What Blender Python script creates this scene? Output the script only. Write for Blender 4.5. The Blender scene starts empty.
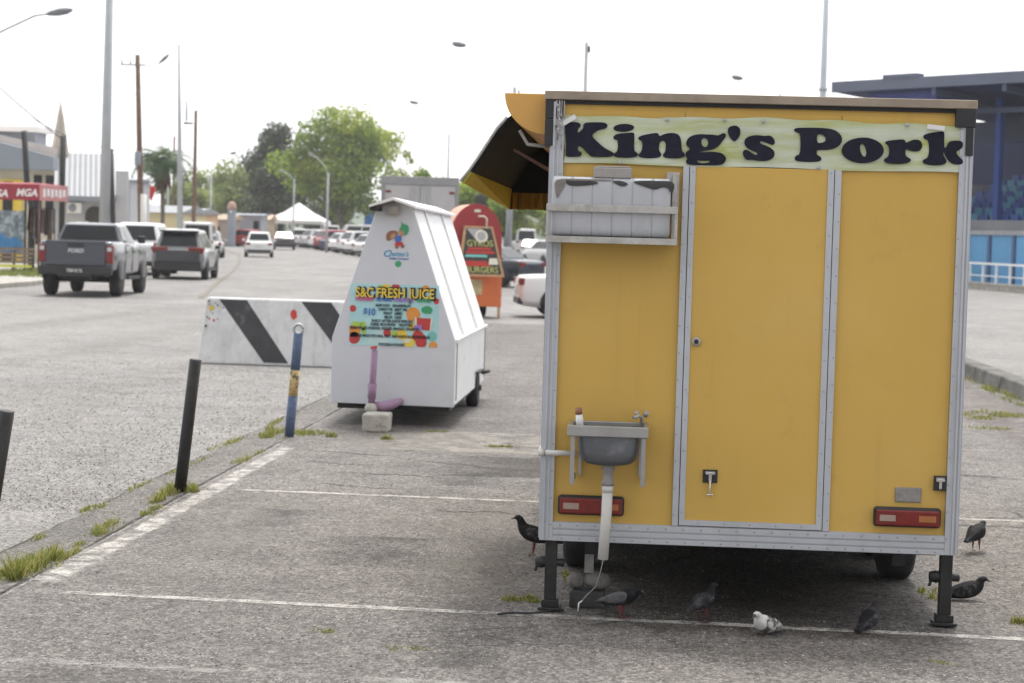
import bpy, math, random
from mathutils import Vector, Matrix
random.seed(7)
R = math.radians
scene = bpy.context.scene
COL = scene.collection

# ------------------------------------------------------------------ helpers
def gz(y):
    """height of the ground: level round the stalls, rising gently up the street"""
    return 0.0045 * min(max(0.0, y - 42.0), 218.0)

def street_x(x, y):
    """x of a place beside the bending street"""
    return x / (1 + .0643 * (x / y + .0643))

def tag(o, label=None, cat=None, group=None, kind=None):
    if label: o['label'] = label
    if cat: o['category'] = cat
    if group: o['group'] = group
    if kind: o['kind'] = kind
    return o

def thing(name, label, cat, loc=(0, 0, 0), rotz=0.0, group=None):
    o = bpy.data.objects.new(name, None)
    o.empty_display_size = 0.2
    COL.objects.link(o)
    o.location = loc
    o.rotation_euler = (0, 0, rotz)
    return tag(o, label, cat, group)

def chaikin(p, n=2):
    for _ in range(n):
        q = []
        for i in range(len(p)):
            a, b = p[i], p[(i + 1) % len(p)]
            q.append((a[0] * .75 + b[0] * .25, a[1] * .75 + b[1] * .25))
            q.append((a[0] * .25 + b[0] * .75, a[1] * .25 + b[1] * .75))
        p = q
    return p

def curve_mesh(cu):
    ob = bpy.data.objects.new('tmp', cu)
    me = bpy.data.meshes.new_from_object(ob)
    v = [tuple(x.co) for x in me.vertices]
    f = [tuple(p.vertices) for p in me.polygons]
    bpy.data.objects.remove(ob); bpy.data.meshes.remove(me)
    if isinstance(cu, bpy.types.Curve): bpy.data.curves.remove(cu)
    return v, f

class MB:
    """collects simple shapes and links them as one mesh object"""
    def __init__(s):
        s.v, s.f, s.m, s.s = [], [], [], []
    def add(s, v, f, mi=0, smooth=False):
        k = len(s.v)
        s.v += [tuple(x) for x in v]
        for q in f:
            s.f.append(tuple(k + i for i in q)); s.m.append(mi); s.s.append(smooth)
        return s
    def box(s, x0, x1, y0, y1, z0, z1, mi=0):
        v = [(x0, y0, z0), (x1, y0, z0), (x1, y1, z0), (x0, y1, z0), (x0, y0, z1), (x1, y0, z1), (x1, y1, z1), (x0, y1, z1)]
        return s.add(v, [(0, 3, 2, 1), (4, 5, 6, 7), (0, 1, 5, 4), (1, 2, 6, 5), (2, 3, 7, 6), (3, 0, 4, 7)], mi)
    def hexa(s, b, t, mi=0):
        """eight corners: four below (counter-clockwise from above), four above"""
        return s.add(list(b) + list(t), [(0, 3, 2, 1), (4, 5, 6, 7), (0, 1, 5, 4), (1, 2, 6, 5), (2, 3, 7, 6), (3, 0, 4, 7)], mi)
    def prism(s, poly, d0, d1, axis='y', mi=0):
        """polygon in the two other axes, pushed from d0 to d1 along axis"""
        n = len(poly)
        def P(a, b, d):
            return (a, d, b) if axis == 'y' else ((d, a, b) if axis == 'x' else (a, b, d))
        v = [P(a, b, d0) for a, b in poly] + [P(a, b, d1) for a, b in poly]
        f = [tuple(range(n)), tuple(range(2 * n - 1, n - 1, -1))]
        f += [(i, (i + 1) % n + 0, (i + 1) % n + n, i + n)[::-1] for i in range(n)]
        return s.add(v, f, mi)
    def loft(s, rings, mi=0, smooth=True, caps=True, closed=True):
        n = len(rings[0]); v = [p for r in rings for p in r]; f = []
        for i in range(len(rings) - 1):
            for j in range(n if closed else n - 1):
                a, b = i * n + j, i * n + (j + 1) % n
                f.append((a, b, b + n, a + n))
        s.add(v, f, mi, smooth)
        if caps:
            k = len(s.v) - len(v)
            s.f.append(tuple(k + i for i in range(n))[::-1]); s.m.append(mi); s.s.append(False)
            s.f.append(tuple(k + len(v) - n + i for i in range(n))); s.m.append(mi); s.s.append(False)
        return s
    def tube(s, pts, r, seg=10, mi=0, caps=True, smooth=True):
        pts = [Vector(p) for p in pts]
        rs = r if isinstance(r, (list, tuple)) else [r] * len(pts)
        rings = []; ref = None
        for i, p in enumerate(pts):
            d = (pts[min(i + 1, len(pts) - 1)] - pts[max(i - 1, 0)]).normalized()
            if ref is None:
                ref = Vector((1, 0, 0)) if abs(d.x) < .8 else Vector((0, 1, 0))
            a = (ref - d * ref.dot(d)).normalized(); ref = a; b = d.cross(a)
            rings.append([tuple(p + (a * math.cos(2 * math.pi * k / seg) + b * math.sin(2 * math.pi * k / seg)) * rs[i]) for k in range(seg)])
        return s.loft(rings, mi, smooth, caps)
    def lathe(s, prof, c, axis='z', seg=16, mi=0, smooth=True):
        """profile of (radius, height) turned round an axis through c"""
        rings = []
        for r, h in prof:
            ring = []
            for k in range(seg):
                a = 2 * math.pi * k / seg; u, w = r * math.cos(a), r * math.sin(a)
                ring.append({'z': (c[0] + u, c[1] + w, c[2] + h), 'x': (c[0] + h, c[1] + u, c[2] + w), 'y': (c[0] + w, c[1] + h, c[2] + u)}[axis])
            rings.append(ring)
        return s.loft(rings, mi, smooth)
    def ball(s, c, r, sc=(1, 1, 1), mi=0, seg=10, ringn=6):
        rings = []
        for i in range(ringn + 1):
            t = -math.pi / 2 + math.pi * i / ringn
            rr = max(.02, math.cos(t))
            rings.append([(c[0] + r * sc[0] * rr * math.cos(2 * math.pi * k / seg), c[1] + r * sc[1] * rr * math.sin(2 * math.pi * k / seg), c[2] + r * sc[2] * math.sin(t)) for k in range(seg)])
        return s.loft(rings, mi)
    def text(s, t, size, x, z, y, mi=0, bold=0.0, shear=0.0, depth=.003, align='CENTER', sx=1.0, M=None, sp=1.0):
        cu = bpy.data.curves.new('txt', 'FONT')
        cu.body = t; cu.size = size; cu.offset = bold; cu.shear = shear; cu.extrude = depth; cu.align_x = align
        cu.space_character = sp; cu.resolution_u = 3
        v, f = curve_mesh(cu)
        if M is None:
            return s.add([(x + a * sx, y - c, z + b) for a, b, c in v], f, mi)
        return s.add([M @ Vector((x + a * sx, -c, z + b)) for a, b, c in v], f, mi)
    def shape(s, loops, y, mi=0, depth=.003, M=None):
        """flat cut-out with holes in the xz plane facing -y"""
        cu = bpy.data.curves.new('shp', 'CURVE'); cu.dimensions = '2D'; cu.fill_mode = 'BOTH'; cu.extrude = depth
        for lp in loops:
            sp = cu.splines.new('POLY'); sp.points.add(len(lp) - 1); sp.use_cyclic_u = True
            for p, q in zip(sp.points, lp): p.co = (q[0], q[1], 0, 1)
        v, f = curve_mesh(cu)
        if M is None:
            return s.add([(a, y - c, b) for a, b, c in v], f, mi)
        return s.add([M @ Vector((a, -c + y, b)) for a, b, c in v], f, mi)
    def rivets(s, pts, r=.0045, mi=0, axis=(0, -1, 0)):
        for p in pts:
            s.ball(p, r, (1, .6, 1), mi, 6, 4)
        return s
    def build(s, name, mats, parent=None, world=False, bevel=0.0, seg=2, loc=None, rotz=0.0, smooth=False, angle=35, label=None):
        mats = mats if isinstance(mats, (list, tuple)) else [mats]
        off = Vector((0, 0, 0))
        if world and parent:
            p = parent
            while p: off += p.location; p = p.parent
        me = bpy.data.meshes.new(name)
        me.from_pydata([(a - off.x, b - off.y, c - off.z) for a, b, c in s.v], [], s.f)
        for m in mats: me.materials.append(m)
        me.polygons.foreach_set('material_index', s.m)
        me.polygons.foreach_set('use_smooth', [smooth or x for x in s.s])
        me.update()
        import bmesh
        bm = bmesh.new(); bm.from_mesh(me)
        bmesh.ops.recalc_face_normals(bm, faces=bm.faces); bm.to_mesh(me); bm.free()
        o = bpy.data.objects.new(name, me); COL.objects.link(o)
        if parent: o.parent = parent
        if loc: o.location = loc; o.rotation_euler = (0, 0, rotz)
        if bevel:
            b = o.modifiers.new('edge', 'BEVEL'); b.width = bevel; b.segments = seg; b.limit_method = 'ANGLE'; b.angle_limit = R(angle); b.harden_normals = False
        if label: o['label'] = label
        return o

# ------------------------------------------------------------------ materials
def mat(name, col, rough=.6, metal=0.0, var=.12, vs=5.0, dirt=None, bump=0.0, bs=60.0, spec=.5, alpha=1, coords='Object', rvar=.0):
    """dirt: list of (colour, scale, low, high, strength) noise stains"""
    m = bpy.data.materials.new(name); m.use_nodes = True
    nt = m.node_tree; N, L = nt.nodes, nt.links
    b = N['Principled BSDF']; b.inputs['Roughness'].default_value = rough; b.inputs['Metallic'].default_value = metal
    b.inputs['Specular IOR Level'].default_value = spec
    tc = N.new('ShaderNodeTexCoord')
    n = N.new('ShaderNodeTexNoise'); n.inputs['Scale'].default_value = vs; n.inputs['Detail'].default_value = 6; n.inputs['Roughness'].default_value = .62
    L.new(tc.outputs[coords], n.inputs['Vector'])
    r = N.new('ShaderNodeValToRGB')
    r.color_ramp.elements[0].position = .3; r.color_ramp.elements[1].position = .7
    r.color_ramp.elements[0].color = [c * (1 - var) for c in col] + [1]; r.color_ramp.elements[1].color = [min(1, c * (1 + var)) for c in col] + [1]
    L.new(n.outputs['Fac'], r.inputs['Fac'])
    out = r.outputs['Color']
    for (dc, ds, lo, hi, st) in (dirt or []):
        dn = N.new('ShaderNodeTexNoise'); dn.inputs['Scale'].default_value = ds; dn.inputs['Detail'].default_value = 8; dn.inputs['Roughness'].default_value = .68
        L.new(tc.outputs[coords], dn.inputs['Vector'])
        mr = N.new('ShaderNodeMapRange'); mr.inputs['From Min'].default_value = lo; mr.inputs['From Max'].default_value = hi
        mr.inputs['To Max'].default_value = st; L.new(dn.outputs['Fac'], mr.inputs['Value'])
        mx = N.new('ShaderNodeMixRGB'); mx.inputs['Color2'].default_value = list(dc) + [1]
        L.new(mr.outputs['Result'], mx.inputs['Fac']); L.new(out, mx.inputs['Color1']); out = mx.outputs['Color']
    L.new(out, b.inputs['Base Color'])
    if bump:
        bn = N.new('ShaderNodeTexNoise'); bn.inputs['Scale'].default_value = bs; bn.inputs['Detail'].default_value = 5
        L.new(tc.outputs[coords], bn.inputs['Vector'])
        bp = N.new('ShaderNodeBump'); bp.inputs['Strength'].default_value = bump; bp.inputs['Distance'].default_value = .01
        L.new(bn.outputs['Fac'], bp.inputs['Height']); L.new(bp.outputs['Normal'], b.inputs['Normal'])
    return m

def leaf_mat(name, col, trans=.35):
    m = mat(name, col, .55, 0, .3, .35)
    nt = m.node_tree; N, L = nt.nodes, nt.links
    b = N['Principled BSDF']; o = N['Material Output']
    t = N.new('ShaderNodeBsdfTranslucent'); t.inputs['Color'].default_value = (col[0] * 1.6, col[1] * 1.7, col[2] * .9, 1)
    mx = N.new('ShaderNodeMixShader'); mx.inputs['Fac'].default_value = trans
    L.new(b.outputs[0], mx.inputs[1]); L.new(t.outputs[0], mx.inputs[2]); L.new(mx.outputs[0], o.inputs['Surface'])
    return m

def streaks(m, col, lo=.55, hi=.75, st=.5, scale=(9, 9, .5)):
    """rain-washed streaks running down a wall"""
    nt = m.node_tree; N, L = nt.nodes, nt.links; b = N['Principled BSDF']; old = b.inputs['Base Color'].links[0].from_socket
    tc = N.new('ShaderNodeTexCoord'); mp = N.new('ShaderNodeMapping'); mp.inputs['Scale'].default_value = scale; L.new(tc.outputs['Object'], mp.inputs['Vector'])
    n = N.new('ShaderNodeTexNoise'); n.inputs['Scale'].default_value = 1.6; n.inputs['Detail'].default_value = 7; n.inputs['Roughness'].default_value = .65; L.new(mp.outputs[0], n.inputs['Vector'])
    r = N.new('ShaderNodeMapRange'); r.inputs['From Min'].default_value = lo; r.inputs['From Max'].default_value = hi; r.inputs['To Max'].default_value = st; L.new(n.outputs['Fac'], r.inputs['Value'])
    x = N.new('ShaderNodeMixRGB'); x.inputs['Color2'].default_value = col + (1,); L.new(r.outputs['Result'], x.inputs[0]); L.new(old, x.inputs[1]); L.new(x.outputs[0], b.inputs['Base Color'])

def asphalt(name, dark, light, stone, stone_amt, crack=1.0):
    m = bpy.data.materials.new(name); m.use_nodes = True
    nt = m.node_tree; N, L = nt.nodes, nt.links
    b = N['Principled BSDF']; b.inputs['Roughness'].default_value = .85; b.inputs['Specular IOR Level'].default_value = .3
    tc = N.new('ShaderNodeTexCoord')
    def noise(scale, det=6, ro=.6, vec=None):
        n = N.new('ShaderNodeTexNoise'); n.inputs['Scale'].default_value = scale; n.inputs['Detail'].default_value = det; n.inputs['Roughness'].default_value = ro
        L.new(vec or tc.outputs['Object'], n.inputs['Vector']); return n
    def rng(val, a, c, d=1.0, e=0.0):
        r = N.new('ShaderNodeMapRange'); r.inputs['From Min'].default_value = a; r.inputs['From Max'].default_value = c
        r.inputs['To Min'].default_value = e; r.inputs['To Max'].default_value = d; L.new(val, r.inputs['Value']); return r.outputs['Result']
    def mix(f, c1, c2, t='MIX'):
        x = N.new('ShaderNodeMixRGB'); x.blend_type = t
        for k, s in ((0, f), (1, c1), (2, c2)):
            if hasattr(s, 'is_linked'): L.new(s, x.inputs[k])
            elif isinstance(s, tuple): x.inputs[k].default_value = s + (1,)
            else: x.inputs[k].default_value = s
        return x.outputs[0]
    def mul(a, c):
        x = N.new('ShaderNodeMath'); x.operation = 'MULTIPLY'
        for k, s in ((0, a), (1, c)):
            if hasattr(s, 'is_linked'): L.new(s, x.inputs[k])
            else: x.inputs[k].default_value = s
        return x.outputs[0]
    # long streaky patches, worn by tyres along the street
    mp = N.new('ShaderNodeMapping'); mp.inputs['Scale'].default_value = (1, .35, 1); L.new(tc.outputs['Object'], mp.inputs['Vector'])
    c = mix(rng(noise(.55, 5, .6, mp.outputs[0]).outputs['Fac'], .35, .65), dark, light)
    c = mix(rng(noise(2.3, 6).outputs['Fac'], .45, .75, .6), c, tuple(x * .62 for x in dark))
    c = mix(rng(noise(.9, 5, .7).outputs['Fac'], .56, .68, .55), c, tuple(x * .6 for x in dark))
    few = rng(noise(1.1, 4).outputs['Fac'], .35, .62, 1.0, .25)
    c = mix(rng(noise(7, 6, .7).outputs['Fac'], .5, .8, .4), c, tuple(x * 1.25 for x in light))
    # every grain of the aggregate has its own tone
    for sc, lo_, hi_ in ((24, .9, 1.12), (52, .68, 1.34), (88, .6, 1.42)):
        mq = N.new('ShaderNodeMapping'); mq.inputs['Scale'].default_value = (1, .62, 1); L.new(tc.outputs['Object'], mq.inputs['Vector'])
        vo = N.new('ShaderNodeTexVoronoi'); vo.inputs['Scale'].default_value = sc; L.new(mq.outputs[0], vo.inputs['Vector'])
        sep = N.new('ShaderNodeSeparateColor'); L.new(vo.outputs['Color'], sep.inputs[0])
        k_ = rng(sep.outputs[0], 0, 1, hi_, lo_); cc = N.new('ShaderNodeCombineColor')
        for q in range(3): L.new(k_, cc.inputs[q])
        c = mix(1.0, c, cc.outputs[0], 'MULTIPLY')
    # stones of several sizes lying bare in the binder
    for sc, amt in ((46, stone_amt), (78, stone_amt * 1.25), (130, stone_amt * 1.2)):
        vo = N.new('ShaderNodeTexVoronoi'); vo.inputs['Scale'].default_value = sc; L.new(tc.outputs['Object'], vo.inputs['Vector'])
        sep = N.new('ShaderNodeSeparateColor'); L.new(vo.outputs['Color'], sep.inputs[0])
        size = rng(vo.outputs['Distance'], .45, .25)
        pick = rng(sep.outputs[0], 1 - amt, 1 - amt + .08)
        c = mix(mul(mul(size, pick), mul(few, .8)), c, mix(sep.outputs[1], stone, tuple(x * .55 for x in stone)))
        pick2 = rng(sep.outputs[2], 1 - amt * 1.3, 1 - amt * 1.3 + .08)
        c = mix(mul(mul(size, pick2), .55), c, tuple(x * .3 for x in dark))
    # wandering cracks
    if crack:
        wn = noise(1.3, 4)
        vadd = N.new('ShaderNodeMixRGB'); vadd.blend_type = 'ADD'; vadd.inputs[0].default_value = .55
        L.new(tc.outputs['Object'], vadd.inputs[1]); L.new(wn.outputs['Color'], vadd.inputs[2])
        mp2 = N.new('ShaderNodeMapping'); mp2.inputs['Scale'].default_value = (.6, 1.5, 1); L.new(vadd.outputs[0], mp2.inputs['Vector'])
        ve = N.new('ShaderNodeTexVoronoi'); ve.feature = 'DISTANCE_TO_EDGE'; ve.inputs['Scale'].default_value = .8; L.new(mp2.outputs[0], ve.inputs['Vector'])
        line = rng(ve.outputs['Distance'], .012, .003)
        where = rng(noise(.42, 3).outputs['Fac'], .5, .6)
        c = mix(mul(mul(line, where), .75 * crack), c, (.03, .028, .025))
    L.new(c, b.inputs['Base Color'])
    bp = N.new('ShaderNodeBump'); bp.inputs['Strength'].default_value = 1.0; bp.inputs['Distance'].default_value = .012
    L.new(noise(48, 4, .75).outputs['Fac'], bp.inputs['Height']); L.new(bp.outputs['Normal'], b.inputs['Normal'])
    return m

def worn_sheet(name, col, edge=.35, lo=.38, hi=.52, sc=9, opacity=1.0, rough=.8, soft=.25, var=.12):
    """paint, dirt or painted shade lying on the ground, worn through in spots and ragged along its edges (uv v runs across)"""
    m = mat(name, col, rough, 0, var, 3); nt = m.node_tree; N, L = nt.nodes, nt.links
    b = N['Principled BSDF']; b.inputs['Specular IOR Level'].default_value = .25
    uv = N.new('ShaderNodeUVMap'); sp = N.new('ShaderNodeSeparateXYZ'); L.new(uv.outputs[0], sp.inputs[0])
    def mth(op, a, c):
        x = N.new('ShaderNodeMath'); x.operation = op
        for k, s in ((0, a), (1, c)):
            if hasattr(s, 'is_linked'): L.new(s, x.inputs[k])
            else: x.inputs[k].default_value = s
        return x.outputs[0]
    ev = mth('MINIMUM', sp.outputs['Y'], mth('SUBTRACT', 1.0, sp.outputs['Y'])); eu = mth('MINIMUM', sp.outputs['X'], mth('SUBTRACT', 1.0, sp.outputs['X']))
    e = mth('MINIMUM', mth('DIVIDE', ev, edge), mth('DIVIDE', eu, edge * .12))
    tc = N.new('ShaderNodeTexCoord')
    def nz(scale, det=6):
        n = N.new('ShaderNodeTexNoise'); n.inputs['Scale'].default_value = scale; n.inputs['Detail'].default_value = det; n.inputs['Roughness'].default_value = .7; L.new(tc.outputs['Object'], n.inputs['Vector']); return n.outputs['Fac']
    def rg(v, p, q, t0=0.0, t1=1.0):
        r = N.new('ShaderNodeMapRange'); r.inputs['From Min'].default_value = p; r.inputs['From Max'].default_value = q; r.inputs['To Min'].default_value = t0; r.inputs['To Max'].default_value = t1; L.new(v, r.inputs['Value']); return r.outputs['Result']
    edge_m = rg(mth('ADD', mth('MINIMUM', e, 1.0), mth('MULTIPLY', mth('SUBTRACT', nz(sc * 2.2), .5), 1.7)), .5 - soft, .5 + soft)
    wear = mth('MULTIPLY', rg(nz(sc), lo, hi), rg(nz(95, 3), .38, .5, .25))
    f = mth('MULTIPLY', mth('MULTIPLY', edge_m, wear), opacity)
    tr = N.new('ShaderNodeBsdfTransparent'); mx = N.new('ShaderNodeMixShader'); L.new(f, mx.inputs[0]); L.new(tr.outputs[0], mx.inputs[1]); L.new(b.outputs[0], mx.inputs[2]); L.new(mx.outputs[0], N['Material Output'].inputs['Surface'])
    return m

def worn_paint(name, col, under, lo, hi, sc=14):
    return mat(name, col, .7, 0, .08, 3, dirt=[(under, sc, lo, hi, .9), (under, 70, .52, .62, .75)], bump=.3, bs=80)

M = {}
M['lot'] = asphalt('lot_asphalt', (.108, .099, .094), (.178, .165, .156), (.46, .44, .41), .3, 1.0)
M['road'] = asphalt('road_asphalt', (.198, .19, .184), (.268, .258, .25), (.5, .48, .46), .3, .4)
M['concrete'] = mat('concrete', (.36, .34, .31), .85, 0, .2, 3, dirt=[((.14, .125, .1), 2.2, .48, .72, .7), ((.5, .48, .44), 30, .55, .7, .5)], bump=.4)
M['gutter'] = asphalt('gutter_concrete', (.115, .108, .1), (.17, .16, .148), (.46, .44, .41), .2, .3)
M['gutter_x'] = mat('gutter_plain', (.2, .19, .175), .9, 0, .25, 3, dirt=[((.1, .085, .06), 2.4, .45, .65, .75), ((.35, .33, .3), 50, .55, .66, .6)], bump=.5)
M['slab'] = worn_sheet('slab_concrete', (.3, .28, .25), .3, .36, .55, 3.5, .75)
M['slab_x'] = mat('slab_concrete', (.3, .285, .265), .9, 0, .15, 1.5, dirt=[((.14, .13, .115), 1.8, .5, .7, .6), ((.42, .41, .39), 45, .55, .66, .5)], bump=.4)
M['line'] = worn_sheet('line_paint', (.52, .5, .47), .3, .36, .58, 6, .82)
M['oldline'] = worn_sheet('old_line_paint', (.42, .41, .385), .35, .4, .62, 6, .55)
M['thinline'] = worn_sheet('thin_line_paint', (.5, .485, .455), .22, .34, .54, 7, .8)
M['shade_soil'] = worn_sheet('greasy_shade', (.032, .03, .028), .5, .2, .5, 2.2, .8, .7, .6)  # near-black greasy tone that also paints in the shade under the trailer
M['yellow'] = mat('yellow_panel', (.66, .425, .1), .5, 0, .035, 1.6, dirt=[((.45, .27, .08), 3.0, .6, .82, .45), ((.25, .16, .07), 26, .68, .76, .7), ((.5, .33, .09), 8, .6, .75, .5), ((.3, .24, .14), 60, .7, .76, .5), ((.72, .5, .17), 1.1, .5, .7, .4)], spec=.35)
M['yellow_old'] = mat('yellow_eave', (.72, .41, .12), .55, 0, .06, 3, dirt=[((.45, .3, .14), 5, .55, .8, .5)], spec=.3)
M['alu'] = mat('aluminium', (.53, .555, .6), .42, .35, .05, 5, dirt=[((.4, .4, .4), 7, .55, .8, .5), ((.26, .25, .24), 45, .66, .76, .5)])
M['alu_dirty'] = mat('dull_aluminium', (.5, .49, .47), .5, .35, .15, 9, dirt=[((.25, .22, .18), 11, .5, .7, .6), ((.62, .66, .66), 20, .6, .7, .6)])
M['steel'] = mat('stainless', (.4, .4, .395), .35, .7, .12, 9, dirt=[((.3, .28, .25), 18, .52, .72, .4)])
M['basin'] = mat('basin_steel', (.17, .18, .2), .45, .55, .15, 7, dirt=[((.5, .52, .55), 9, .55, .75, .4)])
M['chrome'] = mat('chrome', (.7, .7, .7), .15, 1, .05)
M['rivet'] = mat('rivet_metal', (.42, .43, .44), .4, .6, .05)
M['seal'] = mat('dark_gap', (.03, .03, .032), .8)
M['black'] = mat('black_plastic', (.022, .022, .026), .5, 0, .25, 8)
M['black_metal'] = mat('black_painted_steel', (.02, .02, .022), .55, .2, .4, 12, dirt=[((.12, .1, .09), 24, .6, .72, .7)])
M['rubber'] = mat('tyre_rubber', (.025, .025, .026), .85, 0, .3, 14)
M['rim'] = mat('wheel_rim', (.3, .3, .31), .4, .6, .1)
M['rooftrim'] = mat('weathered_roof_edge', (.34, .28, .22), .7, 0, .15, 6, dirt=[((.18, .14, .1), 8, .52, .75, .6)])
M['awning'] = mat('awning_black', (.008, .010, .017), .85, 0, .3, 4, dirt=[((.025, .026, .032), 2.5, .5, .8, .6)], spec=.2)
M['awnyel'] = mat('awning_yellow', (.42, .37, .05), .6, 0, .1, 6, dirt=[((.3, .2, .04), 9, .55, .75, .5)])
M['awnbrown'] = mat('awning_brown', (.24, .14, .025), .7, 0, .25, 14)
M['wood'] = mat('bare_wood', (.3, .19, .1), .8, 0, .25, 12)
M['banner'] = mat('banner_vinyl', (.6, .65, .52), .55, 0, .06, 4)
M['navy'] = mat('letter_black', (.018, .019, .034), .8, 0, .2, 9, dirt=[((.05, .05, .065), 5, .55, .8, .5)], spec=.2)
M['tank'] = mat('tank_plastic', (.5, .515, .55), .4, 0, .05, 4, dirt=[((.42, .44, .47), 5, .5, .75, .55)])
M['tankcap'] = mat('tank_cap', (.36, .34, .33), .7, 0, .15, 14)
M['peel'] = mat('peeling_black_film', (.035, .033, .035), .6, 0, .3, 20)
M['peelgrey'] = mat('peeling_grey_film', (.2, .18, .165), .7, 0, .3, 20)
M['pipe'] = mat('white_pipe', (.72, .71, .68), .45, 0, .06, 6, dirt=[((.35, .33, .3), 9, .58, .74, .55)])
M['redlens'] = mat('red_lens', (.2, .018, .014), .25, 0, .15, 20)
M['amber'] = mat('amber_lens', (.42, .16, .05), .25, 0, .1, 20)
M['clearlens'] = mat('clear_lens', (.4, .3, .25), .25, 0, .1, 20)
M['plategrey'] = mat('grey_plate', (.3, .29, .28), .55, .3, .2, 30)
M['stone'] = mat('rubble', (.2, .19, .175), .9, 0, .3, 10, dirt=[((.07, .065, .06), 12, .5, .65, .7)], bump=.8, bs=30)
M['darkstone'] = mat('dark_block', (.05, .05, .052), .9, 0, .3, 10, bump=.6, bs=30)
M['blockc'] = mat('old_block', (.44, .43, .4), .9, 0, .2, 12, dirt=[((.12, .115, .1), 14, .55, .68, .75)], bump=.8, bs=35)
M['stallwhite'] = mat('stall_white', (.62, .65, .72), .5, 0, .025, 2.5, dirt=[((.42, .42, .42), 3, .58, .8, .5), ((.3, .26, .22), 17, .68, .76, .6)])  # front wall dimmer and bluer than the sides, shade put into its white
M['stallside'] = mat('stall_side_white', (.78, .79, .81), .5, 0, .03, 3, dirt=[((.25, .22, .19), 4, .6, .7, .7), ((.5, .48, .45), 1.5, .55, .75, .5)])
M['purple'] = mat('purple_paint', (.3, .19, .31), .55, 0, .15, 9, dirt=[((.2, .12, .18), 18, .58, .7, .6)])
M['barrier'] = mat('whitewashed_concrete', (.66, .665, .67), .85, 0, .1, 3, dirt=[((.36, .36, .36), 2.8, .5, .75, .65), ((.16, .16, .16), 15, .62, .72, .7)], bump=.4)
M['barblack'] = mat('black_stripe_paint', (.045, .045, .05), .7, 0, .3, 5, dirt=[((.3, .3, .3), 5, .58, .75, .7)], bump=.4)
M['postblack'] = mat('post_dark', (.028, .028, .03), .6, .2, .3, 15, dirt=[((.2, .13, .06), 19, .64, .7, .8)])
M['postblue'] = mat('post_blue', (.085, .13, .23), .6, 0, .25, 18, dirt=[((.05, .06, .08), 20, .55, .68, .7)])
M['postyellow'] = mat('post_yellow', (.55, .42, .2), .6, 0, .2, 18, dirt=[((.05, .045, .04), 22, .5, .58, .9)])
M['redpaint'] = mat('red_paint', (.5, .04, .03), .6)
M['yelpaint'] = mat('yellow_mark', (.6, .42, .05), .6, 0, .2, 30)
M['boothred'] = mat('booth_red', (.34, .035, .04), .5, 0, .12, 3)
M['boothpeach'] = mat('booth_roof', (.62, .3, .2), .5, 0, .12, 3)
M['boothorange'] = mat('booth_orange', (.68, .17, .05), .5, 0, .1, 3)
M['tan'] = mat('tan_frame', (.5, .3, .16), .6, 0, .15, 8)
M['signblack'] = mat('sign_black', (.04, .035, .03), .5, 0, .4, 8)
M['glass'] = mat('car_glass', (.012, .014, .017), .08, 0, .2, 2, spec=.35)
M['white'] = mat('white_plain', (.8, .8, .8), .5, 0, .04)
M['red'] = mat('red_plain', (.5, .05, .05), .5, 0, .1)
for n_, c_ in (('skyblue', (.36, .7, .76)), ('teal', (.2, .52, .5)), ('lime', (.42, .62, .12)), ('orange', (.72, .3, .06)), ('cyan', (.05, .35, .6)),
               ('pinkp', (.62, .12, .3)), ('violet', (.32, .2, .6)), ('cream', (.75, .72, .6)), ('yel', (.8, .6, .08)), ('greenp', (.05, .35, .17)), ('brownp', (.3, .14, .08)), ('skin', (.5, .28, .18)), ('grey', (.4, .4, .41)), ('bluep', (.06, .16, .5))):
    M[n_] = mat('paint_' + n_, c_, .5, 0, .08, 9)
M['bark'] = mat('bark', (.16, .13, .1), .9, 0, .3, 4, bump=.6, bs=12)
M['grass_a'] = leaf_mat('grass_green', (.15, .175, .045), .3)
M['grass_b'] = leaf_mat('grass_dry', (.34, .3, .14), .3)
M['galv'] = mat('galvanised_steel', (.42, .44, .46), .5, .3, .08, 3)
M['polewood'] = mat('pole_wood', (.16, .1, .075), .85, 0, .25, 5)
M['pink_red'] = mat('pigeon_foot', (.16, .035, .035), .7)

streaks(M['yellow'], (.4, .25, .07), .58, .84, .3)
streaks(M['stallside'], (.5, .49, .47), .52, .75, .45, (9, 9, .8))
streaks(M['alu'], (.3, .3, .31), .55, .8, .4)
streaks(M['stallwhite'], (.55, .55, .55), .6, .85, .3)
streaks(M['tank'], (.4, .41, .43), .5, .75, .45, (14, 14, 1.5))
streaks(M['barrier'], (.3, .3, .3), .5, .75, .5, (5, 5, .8))
# ------------------------------------------------------------------ ground
def strip_uv(o, n):
    """u along the strip, v across it, both 0 to 1"""
    uv = o.data.uv_layers.new(name='UVMap')
    for lp in o.data.loops: uv.data[lp.index].uv = ((lp.vertex_index // 2) / (n - 1), lp.vertex_index % 2)

def sheet(name, pts_rows, m, dz, kind='structure'):
    """rows of (left x, right x, y) following the ground"""
    b = MB(); v = []; f = []
    for x0, x1, y in pts_rows: v += [(x0, y, gz(y) + dz), (x1, y, gz(y) + dz)]
    for i in range(len(pts_rows) - 1): f.append((2 * i, 2 * i + 1, 2 * i + 3, 2 * i + 2))
    b.add(v, f); o = b.build(name, m); strip_uv(o, len(pts_rows)); return tag(o, kind=kind)

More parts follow.
